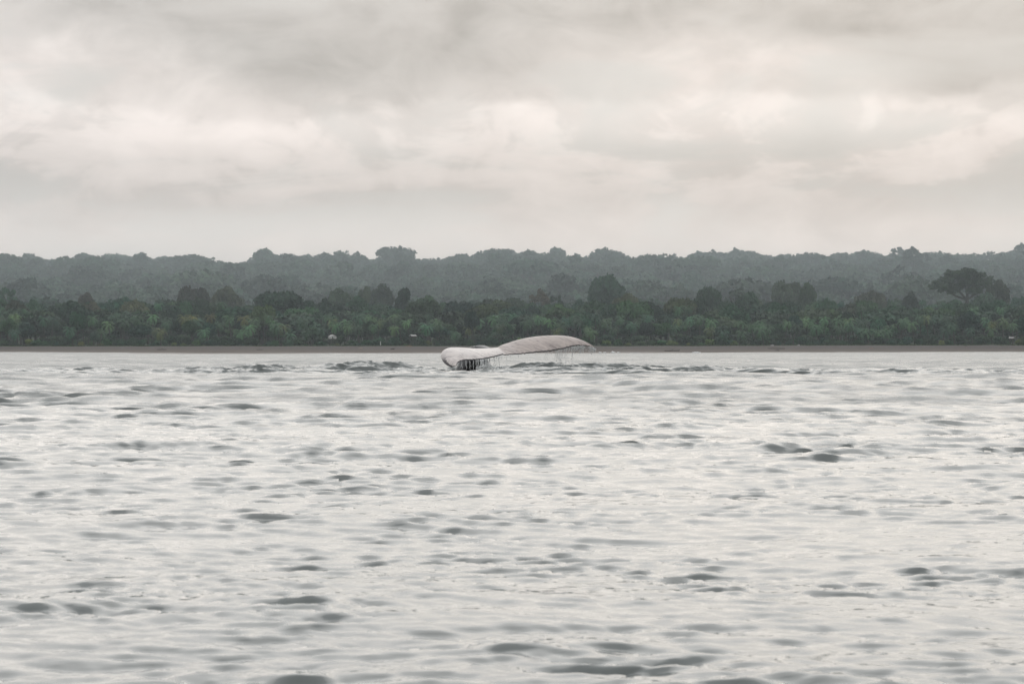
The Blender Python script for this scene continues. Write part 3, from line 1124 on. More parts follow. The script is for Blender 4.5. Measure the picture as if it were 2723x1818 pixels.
# ridge trees that stand on the skyline
RIDGE = [
    (815, 674, 26, 'round_c', 'tall tree on the skyline left of centre, left one of the two tallest there'),
    (922, 666, 24, 'open_a', 'open-crowned tree on the skyline left of centre, right one of the two tallest there'),
    (880, 678, 16, 'open_b', 'thin see-through tree on the skyline left beside the tall open-crowned one'),
    (1022, 678, 17, 'round_a', 'round tree standing up on the skyline just left of the centre dip'),
    (1338, 666, 30, 'open_a', 'highest open-crowned tree on the skyline above the whale tail'),
    (1290, 676, 20, 'round_a', 'rounded tree on the skyline left beside the highest one above the whale'),
    (1802, 675, 27, 'open_a', 'see-through flat-topped tree on the skyline, left of the broad dome'),
    (1876, 672, 36, 'round_b', 'broad domed tree on the skyline right of the see-through flat-topped tree'),
    (2072, 681, 20, 'open_b', 'thin open tree on the skyline, left of a closely spaced pair'),
    (2150, 674, 24, 'open_a', 'tall ragged tree on the skyline above the right centre'),
    (2290, 679, 22, 'round_a', 'round tree rising from the skyline left of a long even stretch'),
    (2352, 681, 26, 'round_c', 'bushy tree on the skyline right after the round one at right'),
    (2430, 690, 24, 'open_b', 'open tree with a sky gap through its crown on the right skyline'),
    (2560, 687, 24, 'round_a', 'round tree on the skyline directly above the huge spreading tree'),
    (2675, 692, 20, 'open_a', 'open tree on the skyline near the right edge'),
    (2712, 699, 14, 'round_c', 'small pointed tree on the skyline at the right edge'),
    (420, 681, 18, 'round_c', 'tallest tree on the left part of the skyline'),
    (388, 684, 12, 'open_b', 'thin tree left beside the tallest tree on the left skyline'),
    (328, 690, 20, 'round_a', 'domed tree on the left skyline, left of the thin one'),
    (160, 696, 34, 'round_b', 'broad dark tree on the skyline near the left edge'),
    (30, 710, 18, 'round_a', 'round tree on the skyline at the left edge'),
    (510, 691, 18, 'open_a', 'ragged open tree on the skyline in the left third'),
    (705, 692, 18, 'round_c', 'pointed tree on the skyline just left of the gap'),
    (1560, 686, 24, 'round_b', 'wide low tree on the skyline right of centre'),
    (1495, 678, 14, 'round_c', 'small knob-like tree on the skyline right of centre'),
    (1990, 685, 26, 'open_a', 'flat airy tree on the skyline between the broad dome and the pair'),
]
protos = {}
for n_, (px, py, hw, key, lab) in enumerate(RIDGE):
    D = RIDGE_D + (n_ % 5) * 8 - 10
    me_, h_ = FAR[key]
    x_ = at_px(px, D)
    g_ = gz(x_, D)
    top = CH + (HY - py) / F * D
    o = obj('skyline_tree', me_, None)
    hh = max(top - g_, 20.0)
    w_ = hw / F * D / (6.0 if key != 'round_b' else 7.0)
    o.location = (x_, D, g_)
    o.scale = (w_, w_, hh / h_)
    o.rotation_euler = (0, 0, rnd.uniform(0, 6.28))
    o.color = jit((0.034, 0.050, 0.026), 0.1)
    tag(o, lab, 'tree', 'trees on the skyline')

keys = list(FAR)
for key in keys:
    protos[key] = None
hill_pts = []
ind = 0
GREENH = (0.027, 0.050, 0.025)
yv = 1760.0
while yv < 5960:
    stepy = (18 if yv < 2400 else 36) + 6 * rnd.random()
    spx = 15.0 if yv < 2400 else 29.0
    half_w = yv * 0.31
    xv = -half_w + rnd.uniform(0, spx)
    while xv < half_w:
        xx_, yy_ = xv + rnd.uniform(-6, 6), yv + rnd.uniform(-9, 9)
        xv += spx * rnd.uniform(0.75, 1.3)
        zz_ = gz(xx_, yy_) - rnd.uniform(0.0, 2.5)
        vi = rnd.choices(range(6), (5, 5, 4, 3, 2.2, 2))[0]
        sc = rnd.uniform(0.7, 1.75) * (1.3 if rnd.random() < 0.10 else 1.0)
        if yy_ > 2400:
            sc *= 1.9
        # the 270 that show largest on the crest are trees of their own
        if 5660 < yy_ < 5880 and abs(xx_ / yy_) < 0.19 and ind < 270:
            me_, h_ = FAR[keys[vi]]
            o = obj('ridge_tree', me_, None)
            o.location = (xx_, yy_, zz_)
            o.scale = (sc, sc, sc)
            o.rotation_euler = (0, 0, rnd.uniform(0, 6.28))
            o.color = jit(GREENH, 0.15)
            tag(o, 'hazy tree in the continuous line of forest along the ridge', 'tree', 'trees along the ridge')
            reg(o, xx_, yy_, ('big ' if sc > 2.5 else ('small ' if sc < 1.9 else '')) + {'r': 'round', 'f': 'flat-topped', 'o': 'open'}[keys[vi][0]] + ' ridge tree above and')
            ind += 1
            if protos[keys[vi]] is None:
                protos[keys[vi]] = o
        else:
            hill_pts.append((xx_, yy_, zz_, sc, vi))
    yv += stepy
pl = []
for key in keys:
    if protos[key] is None:
        protos[key] = next(o for o in C.objects if o.data is FAR[key][0])
    pl.append(protos[key])
scatter('hill_forest', hill_pts, pl, GREENH, 'dense hazy forest covering the hillside behind the coast')

# undergrowth and filler canopy
fill = []
for k in range(2100):
    u = rnd.uniform(-0.31, 0.31)
    d = 1012 + 740 * rnd.random() ** 1.25
    s = rnd.uniform(0.25, 0.42) if d < 1110 else rnd.uniform(0.9, 1.25)
    x_ = u * d
    fill.append((x_, d, gz(x_, d) - (0.8 if d < 1110 else 1.5), s, rnd.randrange(4)))
scatter('forest_undergrowth', fill, pl[:4], (0.032, 0.052, 0.024), 'tangled undergrowth filling the forest behind the palms')

# low creepers and grass along the vegetation line
g = np.random.default_rng(50)
n = 14000
u = g.uniform(-0.21, 0.21, n)
d = 1000.5 - np.abs(g.normal(0, 5.0, n)) * (0.3 + vnoise(u * 220, u * 0, 4) * 1.3) + g.uniform(0, 3.5, n)
xg = u * d
zg = np.maximum(beach_z(xg, d), 0.1)
s = g.uniform(0.12, 0.34, n)
aa = g.uniform(0, 6.28, n)
dx_, dy_ = np.cos(aa) * s * 0.55, np.sin(aa) * s * 0.55
t1 = np.stack([xg - dx_, d - dy_, zg - 0.03], 1)
t2 = np.stack([xg + dx_, d + dy_, zg - 0.03], 1)
t3 = np.stack([xg + g.normal(0, 0.12, n), d + g.normal(0, 0.12, n), zg + s * 1.5], 1)
me = mesh_np('beach_grass', np.stack([t1, t2, t3], 1).reshape(-1, 3), np.arange(n * 3).reshape(-1, 3), False)
add_attr(me, 'leaf', np.repeat(g.random(n), 3))
o = obj('beach_grass', me, M_leaf)
o.color = (0.062, 0.085, 0.032, 1)
tag(o, 'low green creepers and grass along the top of the beach', None, None, 'stuff')


# ------------------------------------------------------------------ huts, driftwood, surf
def box(cx, cy, cz, sx, sy, sz_):
    v_ = np.array([(a, b, c) for c in (0, 1) for b in (0, 1) for a in (0, 1)], float)
    v_ = (v_ - (0.5, 0.5, 0)) * (sx, sy, sz_) + (cx, cy, cz)
    f_ = np.array([(0, 2, 3, 1), (4, 5, 7, 6), (0, 1, 5, 4), (1, 3, 7, 5), (3, 2, 6, 7), (2, 0, 4, 6)])
    return v_, f_


M_white, N, B = mat('white_paint', (0.72, 0.72, 0.70), 0.6)
tcn = N.n('ShaderNodeTexCoord')
N.put(B.inputs['Base Color'], N.mix(N.noise(tcn.outputs['Object'], 2.0, 4.0), c4(0.58, 0.57, 0.54), c4(0.78, 0.78, 0.76)))
M_tin, N, B = mat('pale_tin', (0.55, 0.55, 0.53), 0.45)
B.inputs['Metallic'].default_value = 0.2
tcn = N.n('ShaderNodeTexCoord')
N.put(B.inputs['Base Color'], N.mix(N.noise(tcn.outputs['Object'], 1.5, 4.0), c4(0.20, 0.19, 0.18), c4(0.34, 0.34, 0.33)))
M_dark, _, _ = mat('dark_opening', (0.02, 0.02, 0.02), 0.8)
M_wood, N, B = mat('weathered_wood', (0.10, 0.085, 0.07), 0.9)
tcn = N.n('ShaderNodeTexCoord')
N.put(B.inputs['Base Color'], N.mix(N.noise(N.mapping(tcn.outputs['Object'], scale=(1, 6, 6)), 1.2, 4.0), c4(0.035, 0.03, 0.026), c4(0.12, 0.10, 0.085)))


def pm(name, parts, m, parent, loc=None):
    V_, F_ = join(parts)
    me_ = poly_mesh(name, V_, F_)
    me_.materials.append(m)
    return obj(name, me_, None, parent, loc)


def gable(w, dep, z0, rise, over=0.25, th=0.06):
    """two roof sheets, ridge along y"""
    parts = []
    for sg in (-1, 1):
        a = np.array([(0, -dep / 2 - over, z0 + rise), (sg * (w / 2 + over), -dep / 2 - over, z0 - rise * over / (w / 2)),
                      (sg * (w / 2 + over), dep / 2 + over, z0 - rise * over / (w / 2)), (0, dep / 2 + over, z0 + rise)])
        b = a - (0, 0, th)
        v_ = np.concatenate([a, b])
        parts.append((v_, np.array([(0, 1, 2, 3), (7, 6, 5, 4), (0, 4, 5, 1), (1, 5, 6, 2), (2, 6, 7, 3), (3, 7, 4, 0)])))
    return parts


def hut(px, py_top, D, w, dep, wall_h, rise, stilts, wm, rm, name, label, rz=0.0):
    x_ = at_px(px, D)
    top = CH + (HY - py_top) / F * D
    base = top - wall_h - rise
    e = bpy.data.objects.new(name, None)
    C.objects.link(e)
    e.location = (x_, D, base)
    e.rotation_euler = (0, 0, rz)
    walls = [box(0, 0, 0, w, dep, wall_h)]
    tri = np.array([(-w / 2, -dep / 2, wall_h), (w / 2, -dep / 2, wall_h), (0, -dep / 2, wall_h + rise * 0.97),
                    (-w / 2, dep / 2, wall_h), (w / 2, dep / 2, wall_h), (0, dep / 2, wall_h + rise * 0.97)])
    walls.append((tri, np.array([(0, 1, 2, 2), (3, 5, 4, 4)])))
    pm('wall', walls, wm, e)
    pm('roof', gable(w, dep, wall_h + 0.03, rise), rm, e)
    pm('door', [box(-w * 0.18, -dep / 2 - 0.02, 0.02, w * 0.22, 0.04, wall_h * 0.8)], M_dark, e)
    pm('window', [box(w * 0.22, -dep / 2 - 0.02, wall_h * 0.45, w * 0.2, 0.04, wall_h * 0.35)], M_dark, e)
    gl = gz(x_, D) - base
    for sx in (-1, 1):
        for sy in (-1, 1):
            pm('stilt', [box(sx * w * 0.42, sy * dep * 0.42, gl - 0.3, 0.14, 0.14, -gl + 0.3)], M_wood, e)
    tag(e, label, 'hut')
    return e


hut(884, 890, 1002.5, 2.1, 2.2, 0.75, 0.6, True, M_white, M_tin, 'white_hut', 'small white gabled hut among the palms left of the whale', R(28))
hut(1098, 890, 1002.5, 1.9, 1.7, 0.6, 0.36, True, M_wood, M_tin, 'pale_roofed_hut', 'hut with a pale tin roof half hidden in the palms above the left fluke', R(-62))
hut(2690, 896, 1002.5, 1.3, 1.3, 0.7, 0.28, True, M_wood, M_tin, 'stilt_hut', 'tiny dark hut with a pale roof under the palms at the right edge', R(70))
# a whitewashed post with a cap
x_ = at_px(1012, 1001)
pz = gz(x_, 1001)
e = bpy.data.objects.new('white_post', None)
C.objects.link(e)
e.location = (x_, 1001, pz - 0.3)
pm('post', [box(0, 0, 0, 0.24, 0.24, 1.9)], M_white, e)
pm('cap', [box(0, 0, 1.902, 0.34, 0.34, 0.12)], M_white, e)
tag(e, 'white upright post between the two huts at the forest edge', 'post')


def log(px, py, wpx, rpx, label, colr, rz=0.0, root=False, seed=0):
    # find where the ray meets the beach
    best = None
    for D in np.linspace(560, 998, 300):
        x_ = at_px(px, D)
        z = CH + (HY - py) / F * D
        df = abs(float(beach_z(np.array([x_]), np.array([D]))[0]) - z)
        if best is None or df < best[0]:
            best = (df, D)
    D = best[1]
    x_ = at_px(px, D)
    L = wpx / F * D
    r = rpx / F * D
    gg = random.Random(seed)
    n_ = 7
    pts = [(-L / 2 + L * k / (n_ - 1), gg.uniform(-0.04, 0.04) * L, r * 0.6 + gg.uniform(-0.2, 0.25) * r) for k in range(n_)]
    rad = [r * (0.45 + 0.55 * k / (n_ - 1)) * gg.uniform(0.85, 1.15) for k in range(n_)]
    parts = [tube(pts, rad, 7)]
    parts.append(tube([pts[3], (pts[3][0] + L * 0.08, 0.2 * r, r * 2.2), (pts[3][0] + L * 0.15, 0.3 * r, r * 2.8)], [r * 0.35, r * 0.25, r * 0.1], 5))
    if root:
        for k in range(6):
            a = k * 1.05
            parts.append(tube([pts[-1], (pts[-1][0] + r * 0.8, math.cos(a) * r * 1.6, r * 0.8 + math.sin(a) * r * 1.6)], [r * 0.5, r * 0.12], 5))
    V_, F_ = join(parts)
    me_ = poly_mesh('driftwood_log', V_, F_, True)
    m_, N_, B_ = mat('driftwood_wood', colr, 0.9)
    tc_ = N_.n('ShaderNodeTexCoord')
    N_.put(B_.inputs['Base Color'], N_.mix(N_.noise(N_.mapping(tc_.outputs['Object'], scale=(1, 5, 5)), 2.0, 4.0),
                                           c4(*[q * 0.6 for q in colr]), c4(*[q * 1.3 for q in colr])))
    me_.materials.append(m_)
    o_ = obj('driftwood_log', me_, None)
    o_.location = (x_, D, float(beach_z(np.array([x_]), np.array([D]))[0]) - r * 0.25)
    o_.rotation_euler = (0, 0, rz)
    tag(o_, label, 'driftwood', 'driftwood on the beach')


DK = (0.05, 0.042, 0.036)
log(1786, 933, 38, 2.2, 'long dark driftwood log with roots low on the beach right of the tail', DK, 0.05, True, 1)
log(430, 930, 24, 1.5, 'dark driftwood log on the sand at the left', DK, -0.1, False, 2)
log(1042, 929, 10, 2.0, 'short dark stump of driftwood on the sand left of the whale', DK, 0.4, True, 3)
log(1086, 921, 18, 1.6, 'tan driftwood branch at the top of the beach left of the whale', (0.26, 0.19, 0.13), 0.1, False, 4)
log(2064, 927, 46, 1.4, 'longest dark log on the upper beach at right', DK, 0.03, False, 5)
log(2066, 932, 12, 1.5, 'short dark log below the longest one on the right beach', DK, -0.1, False, 6)
log(2315, 926, 14, 1.2, 'pale reddish driftwood branch on the right beach', (0.24, 0.16, 0.12), 0.2, False, 7)
log(958, 926, 12, 1.0, 'thin pale stick slanting on the sand left of the white post', (0.34, 0.28, 0.22), 0.5, False, 8)
log(1725, 915, 9, 1.3, 'short whitish log at the grass edge right of the tail', (0.45, 0.42, 0.38), 0.0, False, 9)
log(2053, 916, 9, 1.4, 'whitish log at the grass edge, left of two', (0.5, 0.48, 0.45), 0.0, False, 10)
log(2123, 918, 8, 1.4, 'whitish log at the grass edge, right of two', (0.5, 0.48, 0.45), 0.2, False, 11)
log(690, 930, 16, 1.2, 'thin dark branch on the sand in the left part of the beach', DK, 0.2, False, 12)
log(1880, 918, 22, 1.6, 'dark log in the grass edge right of the short whitish one', DK, 0.0, False, 13)

# small breakers where the swell meets the sand
M_foam, N, B = mat('surf_foam', (0.78, 0.78, 0.76), 0.7, 0.3)
geo = N.n('ShaderNodeNewGeometry')
N.put(B.inputs['Base Color'], N.mix(N.noise(geo.outputs['Position'], 6.0, 5.0, 0.65), c4(0.55, 0.57, 0.56), c4(0.86, 0.86, 0.85)))


def breaker(px, wpx, hpx, label, seed):
    gg = np.random.default_rng(seed)
    u = (px - HX) / F
    D = float(shore_d(np.array([u]))[0]) - 6
    L = wpx / F * D
    H = hpx / F * D
    parts = []
    n_ = max(5, int(L / 0.22))
    for k in range(n_):
        t = (k + gg.uniform(0.1, 0.9)) / n_
        hh = H * (0.35 + 0.65 * math.sin(math.pi * t)) * gg.uniform(0.5, 1.1)
        vv = ICO2[0] * (1 + gg.uniform(-0.22, 0.22, size=(len(ICO2[0]), 1)))
        parts.append((vv * (L / n_ * 1.1, 0.45, hh) + (-L / 2 + L * t, gg.uniform(-0.2, 0.2), 0.02), ICO2[1]))
    V_, F_ = join(parts)
    me_ = poly_mesh('breaking_wave', V_, F_, True)
    me_.materials.append(M_foam)
    o_ = obj('breaking_wave', me_, None)
    o_.location = (u * D, D, 0.0)
    tag(o_, label, 'wave', 'small breakers at the waterline')


breaker(1596, 7, 4.5, 'small white breaker at the waterline nearest the right fluke tip', 1)
breaker(1608, 8, 4.0, 'small white breaker, second to the right of the fluke tip', 2)
breaker(1630, 12, 5.5, 'white breaker, largest and third to the right of the fluke tip', 3)
breaker(1645, 9, 4.0, 'small white breaker, fourth to the right of the fluke tip', 4)
breaker(1852, 22, 3.6, 'wider low white breaker at the waterline right of the log with roots', 5)
breaker(1690, 26, 1.6, 'very low white line of surf right of the fluke tip', 6)

# ------------------------------------------------------------------ the whale
ZX = 4.698


def Z(zx, zy, dy):
    """point from the enlarged view of the tail, dy metres behind the whale's plane"""
    return np.array(P(1130 + zx / ZX, 850 + zy / ZX, WD + dy))


LEFT = [  # leading edge x,y,depth ; trailing edge x,y,depth ; camber, thickness
    ((387, 580, -1.74), (389, 578, -1.74), 0.00, 0.015),
    ((325, 586, -1.66), (396, 566, -1.73), 0.01, 0.04),
    ((263, 557, -1.50), (403, 550, -1.68), 0.025, 0.06),
    ((214, 503, -1.25), (418, 532, -1.60), 0.045, 0.08),
    ((197, 440, -0.95), (446, 517, -1.50), 0.055, 0.10),
    ((232, 382, -0.70), (485, 508, -1.40), 0.06, 0.12),
    ((300, 352, -0.45), (535, 503, -1.30), 0.06, 0.13),
    ((390, 348, -0.20), (600, 503, -1.20), 0.06, 0.14),
    ((500, 354, 0.00), (690, 495, -1.05), 0.06, 0.15),
    ((620, 364, 0.20), (790, 478, -0.90), 0.065, 0.17),
    ((740, 370, 0.40), (890, 456, -0.75), 0.07, 0.19),
    ((860, 368, 0.55), (980, 431, -0.62), 0.08, 0.20),
]
RIGHT = [
    ((905, 352, 0.62), (992, 440, -0.52), 0.035, 0.20),
    ((950, 322, 0.42), (1080, 433, -0.36), 0.03, 0.18),
    ((1040, 290, 0.55), (1200, 428, -0.12), 0.04, 0.16),
    ((1150, 255, 0.70), (1320, 414, 0.06), 0.05, 0.15),
    ((1280, 226, 0.86), (1440, 402, 0.26), 0.055, 0.14),
    ((1410, 208, 1.02), (1560, 390, 0.45), 0.055, 0.13),
    ((1550, 198, 1.16), (1670, 370, 0.62), 0.055, 0.12),
    ((1690, 198, 1.28), (1780, 348, 0.80), 0.05, 0.11),
    ((1810, 212, 1.34), (1870, 326, 0.95), 0.04, 0.10),
    ((1920, 242, 1.36), (1945, 319, 1.08), 0.03, 0.08),
    ((2020, 284, 1.30), (2030, 325, 1.18), 0.015, 0.06),
    ((2085, 318, 1.26), (2085, 338, 1.22), 0.005, 0.035),
    ((2113, 338, 1.24), (2114, 341, 1.24), 0.0, 0.012),
]


def catmull(arr, m):
    arr = np.asarray(arr, float)
    n_ = len(arr)
    out = []
    for q in np.linspace(0, n_ - 1, m):
        k = min(int(q), n_ - 2)
        t = q - k
        p0, p1, p2, p3 = arr[max(k - 1, 0)], arr[k], arr[k + 1], arr[min(k + 2, n_ - 1)]
        out.append(0.5 * (2 * p1 + (p2 - p0) * t + (2 * p0 - 5 * p1 + 4 * p2 - p3) * t * t + (3 * p1 - p0 - 3 * p2 + p3) * t ** 3))
    return np.array(out)


def stations(tab, m):
    Ls = catmull([Z(*a[0]) for a in tab], m)
    Ts = catmull([Z(*a[1]) for a in tab], m)
    ca = catmull([[a[2], a[3]] for a in tab], m)
    return Ls, Ts, ca


m1, m2 = 130, 160
L1, T1, C1 = stations(LEFT, m1)
L2, T2, C2 = stations(RIGHT, m2)
Ls = np.concatenate([L1, L2])
Ts = np.concatenate([T1, T2])
Cs = np.concatenate([C1, C2])
ns = len(Ls)
gw = np.random.default_rng(3)
# scalloped, nicked trailing edge
sj = np.interp(np.arange(ns), np.arange(0, ns + 4, 3), gw.uniform(-1, 1, len(np.arange(0, ns + 4, 3)))) * 0.6 + gw.uniform(-0.6, 0.6, ns)
endf = np.minimum(np.arange(ns), ns - 1 - np.arange(ns)) / 12.0
sj *= np.clip(endf, 0, 1)
nk = 26
verts, spanv, chordv, sidev = [], [], [], []
for j in range(ns):
    L_, T_ = Ls[j], Ts[j].copy()
    ch = T_ - L_
    cl = np.linalg.norm(ch) + 1e-6
    T_ = T_ + ch / cl * 0.028 * sj[j]
    ch = T_ - L_
    tang = Ls[min(j + 1, ns - 1)] - Ls[max(j - 1, 0)] + Ts[min(j + 1, ns - 1)] - Ts[max(j - 1, 0)]
    nrm = np.cross(ch, tang)
    nrm = nrm / (np.linalg.norm(nrm) + 1e-9)
    if nrm[2] < 0:
        nrm = -nrm
    up = nrm * 0.7 + np.array([0, 0, 0.5])
    up /= np.linalg.norm(up)
    cam_, th_ = Cs[j]
    for side in (0, 1):
        for k in range(nk):
            t = k / (nk - 1) if side == 0 else 1 - k / (nk - 1)
            tt = t ** 1.25 if t < 1 else 1.0
            p = L_ + ch * tt + up * cam_ * 4 * tt * (1 - tt)
            half_t = th_ * (1.9 * math.sqrt(max(tt, 0)) * (1 - tt) ** 0.85 * 0.62) + 0.009 * min(1, cl / 0.2)
            if tt < 1e-6:
                half_t = 0
            p = p + (up * half_t * (0.35 if side == 0 else -1.0))
            verts.append(p)
            spanv.append(j / (ns - 1))
            chordv.append(tt)
            sidev.append(side)
ring = 2 * nk
i = np.arange(ns * ring).reshape(ns, ring)
i2 = np.roll(i, -1, axis=1)
f = np.stack([i[:-1], i2[:-1], i2[1:], i[1:]], -1).reshape(-1, 4)
parts = [(np.array(verts), f)]
# tail stock: arches up out of the water behind the flukes
spts = [Z(880, 428, -0.15), Z(840, 428, 0.2), Z(780, 420, 0.5), Z(715, 412, 0.85), Z(665, 445, 0.9), Z(625, 520, 0.7), Z(592, 640, 0.35), Z(570, 790, 0.2), Z(560, 980, 0.2)]
srad = [(0.12, 0.04), (0.2, 0.09), (0.27, 0.17), (0.31, 0.25), (0.38, 0.30), (0.46, 0.36), (0.53, 0.42), (0.58, 0.46), (0.62, 0.5)]
SP = catmull(spts, 50)
SR = catmull(srad, 50)
sv = []
nn_ = 28
for j in range(50):
    d_ = SP[min(j + 1, 49)] - SP[max(j - 1, 0)]
    d_ /= np.linalg.norm(d_)
    lat = np.cross(d_, np.array([0, 0, 1.0])) if abs(d_[2]) < 0.9 else None
    latv = np.array([1.0, 0.35, 0.0])
    latv = latv - d_ * latv.dot(d_)
    latv /= np.linalg.norm(latv)
    upv = np.cross(latv, d_)
    for q in range(nn_):
        a = 2 * math.pi * q / nn_
        sv.append(SP[j] + latv * math.cos(a) * SR[j][0] + upv * math.sin(a) * SR[j][1])
i = np.arange(50 * nn_).reshape(50, nn_)
i2 = np.roll(i, -1, axis=1)
fs = np.stack([i[:-1], i2[:-1], i2[1:], i[1:]], -1).reshape(-1, 4)
parts.append((np.array(sv), fs))
V, Fc = join(parts)
cen = np.array(P(1300, 990, WD))
wm = mesh_np('humpback_whale', V - cen, Fc)
nvf = ns * ring
add_attr(wm, 'span', np.concatenate([spanv, np.full(len(sv), 0.5)]))
add_attr(wm, 'chord', np.concatenate([chordv, np.full(len(sv), 0.5)]))
add_attr(wm, 'under', np.concatenate([sidev, np.full(len(sv), 1.0)]))
bm = bmesh.new()
bm.from_mesh(wm)
bmesh.ops.recalc_face_normals(bm, faces=bm.faces)
bm.to_mesh(wm)
bm.free()
M_skin, N, B = mat('wet_whale_skin', (0.5, 0.47, 0.45), 0.32, 0.5)
sp_, chd, und = N.attr('span'), N.attr('chord'), N.attr('under')
cb = N.n('ShaderNodeCombineXYZ')
N.put(cb.inputs[0], N.m('MULTIPLY_ADD', chd, -0.10, sp_))
N.put(cb.inputs[1], N.m('MULTIPLY', chd, 0.045))
st1 = N.noise(cb.outputs[0], 70.0, 5.0, 0.6)
st2 = N.noise(N.mapping(cb.outputs[0], (3, 1, 0)), 22.0, 3.0, 0.5)
tcn = N.n('ShaderNodeTexCoord')
bl = N.noise(tcn.outputs['Object'], 2.2, 4.0, 0.6)
streak = N.m('ADD', N.m('MULTIPLY', st1, 0.6), N.m('MULTIPLY', st2, 0.4))
col = N.mix(N.mr(streak, 0.38, 0.58), c4(0.38, 0.34, 0.33), c4(0.64, 0.58, 0.545))
col = N.mix(N.mr(bl, 0.5, 0.75, 0.0, 0.35), col, c4(0.75, 0.69, 0.65))
col = N.mix(N.mr(sp_, 0.445, 0.47, 0.0, 1.0), col, N.mix(1.0, col, c4(0.72, 0.68, 0.66), 'MULTIPLY'))  # right lobe darker: shade of its steeper tilt put into the skin colour
# dark mottled pigment along the leading edge of the near tip and the trailing rim
edge = N.mr(N.m('ADD', chd, N.m('MULTIPLY', N.m('SUBTRACT', st1, 0.5), 0.03)), 0.94, 0.975)
col = N.mix(edge, col, c4(0.035, 0.03, 0.032))
tipd = N.m('MULTIPLY', N.mr(N.m('ADD', sp_, N.m('MULTIPLY', N.m('SUBTRACT', bl, 0.5), 0.06)), 0.10, 0.16, 1.0, 0.0), N.mr(N.m('ADD', chd, N.m('MULTIPLY', N.m('SUBTRACT', st1, 0.5), 0.5)), 0.20, 0.34, 1.0, 0.0))
col = N.mix(tipd, col, c4(0.05, 0.042, 0.045))
col = N.mix(und, col, N.mix(N.mr(bl, 0.55, 0.7), c4(0.018, 0.018, 0.02), c4(0.06, 0.055, 0.055)))
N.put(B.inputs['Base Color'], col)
N.put(B.inputs['Roughness'], N.mr(st1, 0.3, 0.7, 0.24, 0.42))
bmp = N.n('ShaderNodeBump')
N.put(bmp.inputs['Height'], st1)
bmp.inputs['Strength'].default_value = 0.1
bmp.inputs['Distance'].default_value = 0.02
N.put(B.inputs['Normal'], bmp.outputs[0])
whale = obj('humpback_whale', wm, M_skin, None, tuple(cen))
tag(whale, 'humpback whale with pale wet tail flukes raised above the sea', 'whale')

# ------------------------------------------------------------------ water streaming off the flukes
M_drip, N, B = mat('falling_water', (0.92, 0.93, 0.93), 0.10, 0.5)
B.inputs['IOR'].default_value = 1.333
B.inputs['Transmission Weight'].default_value = 0.4
gd = random.Random(9)
dparts = []


def strand(p, length, r, broken=0.5):
    n_ = max(4, int(length / 0.035))
    x0, y0, z0 = p
    ph = gd.uniform(0, 6.28)
    drift = gd.uniform(-0.02, 0.05) * length
    cur, rad = [], []

    def flush():
        if len(cur) >= 3:
            rad[0] = rad[0] * 0.3
            rad[-1] = rad[-1] * 0.25
            dparts.append(tube(list(cur), list(rad), 5))
        cur.clear()
        rad.clear()
    for k in range(n_ + 1):
        t = k / n_
        q = (x0 + drift * t + 0.014 * math.sin(ph + t * 9) + 0.009 * math.sin(ph * 3 + t * 23), y0 + 0.01 * math.sin(ph * 2 + t * 7), z0 - length * t)
        if q[2] < 0.02:
            break
        if t > 0.25 and gd.random() < broken * t * 0.35:
            flush()
            continue
        cur.append(q)
        rad.append(r * (0.55 + 0.75 * gd.random()) * (1.0 - 0.35 * t))
    flush()
    for k in range(int(3 * broken)):
        q = (x0 + gd.uniform(-0.06, 0.08), y0 + gd.uniform(-0.05, 0.05), max(0.03, z0 - length * gd.uniform(0.4, 1.1)))
        rr = r * gd.uniform(0.5, 1.0)
        dparts.append((ICO1[0] * (rr, rr, rr * 1.8) + q, ICO1[1]))


def edge_at(side, zx):
    T_ = T1 if side == 'L' else T2
    pxs = (T_[:, 0] / T_[:, 1] * F + HX - 1130) * ZX
    k = int(np.argmin(np.abs(pxs - zx)))
    return T_[k]


def curtain(side, a, b, n_, lmin, lmax, rmin, rmax, broken):
    for _ in range(n_):
        zx = gd.uniform(a, b)
        p = edge_at(side, zx)
        strand((p[0] + gd.uniform(-0.01, 0.01), p[1] - 0.01 + gd.uniform(-0.05, 0.03), p[2] - 0.005), gd.uniform(lmin, lmax), gd.uniform(rmin, rmax), broken)


for a_, b_, n_, l0, l1, r0, r1, br in ((405, 440, 4, 0.08, 0.3, 0.005, 0.012, 1.2), (462, 474, 2, 0.2, 0.6, 0.005, 0.013, 0.7),
                                     (508, 514, 2, 0.2, 0.6, 0.005, 0.012, 0.9), (558, 566, 3, 0.3, 0.6, 0.005, 0.013, 0.7),
                                     (604, 612, 2, 0.2, 0.5, 0.004, 0.010, 0.9), (640, 672, 6, 0.3, 0.6, 0.006, 0.024, 0.6),
                                     (690, 735, 12, 0.3, 0.6, 0.004, 0.036, 0.6), (745, 790, 10, 0.3, 0.6, 0.004, 0.034, 0.6),
                                     (800, 960, 20, 0.2, 0.5, 0.003, 0.009, 1.2)):
    curtain('L', a_, b_, n_, l0, l1, r0, r1, br)
curtain('R', 1000, 1600, 16, 0.1, 0.5, 0.003, 0.006, 1.8)
curtain('R', 1620, 1850, 46, 0.25, 0.78, 0.003, 0.007, 1.3)
for c_ in (1842, 1862, 1878, 1905, 1918, 1950, 1962, 1975):
    curtain('R', c_ - 5, c_ + 5, 4, 0.06, 0.27, 0.005, 0.018, 1.0)
for c_ in (2060, 2078, 2090, 2100, 2106):
    curtain('R', c_ - 5, c_ + 5, 5, 0.05, 0.25, 0.006, 0.02, 1.0)
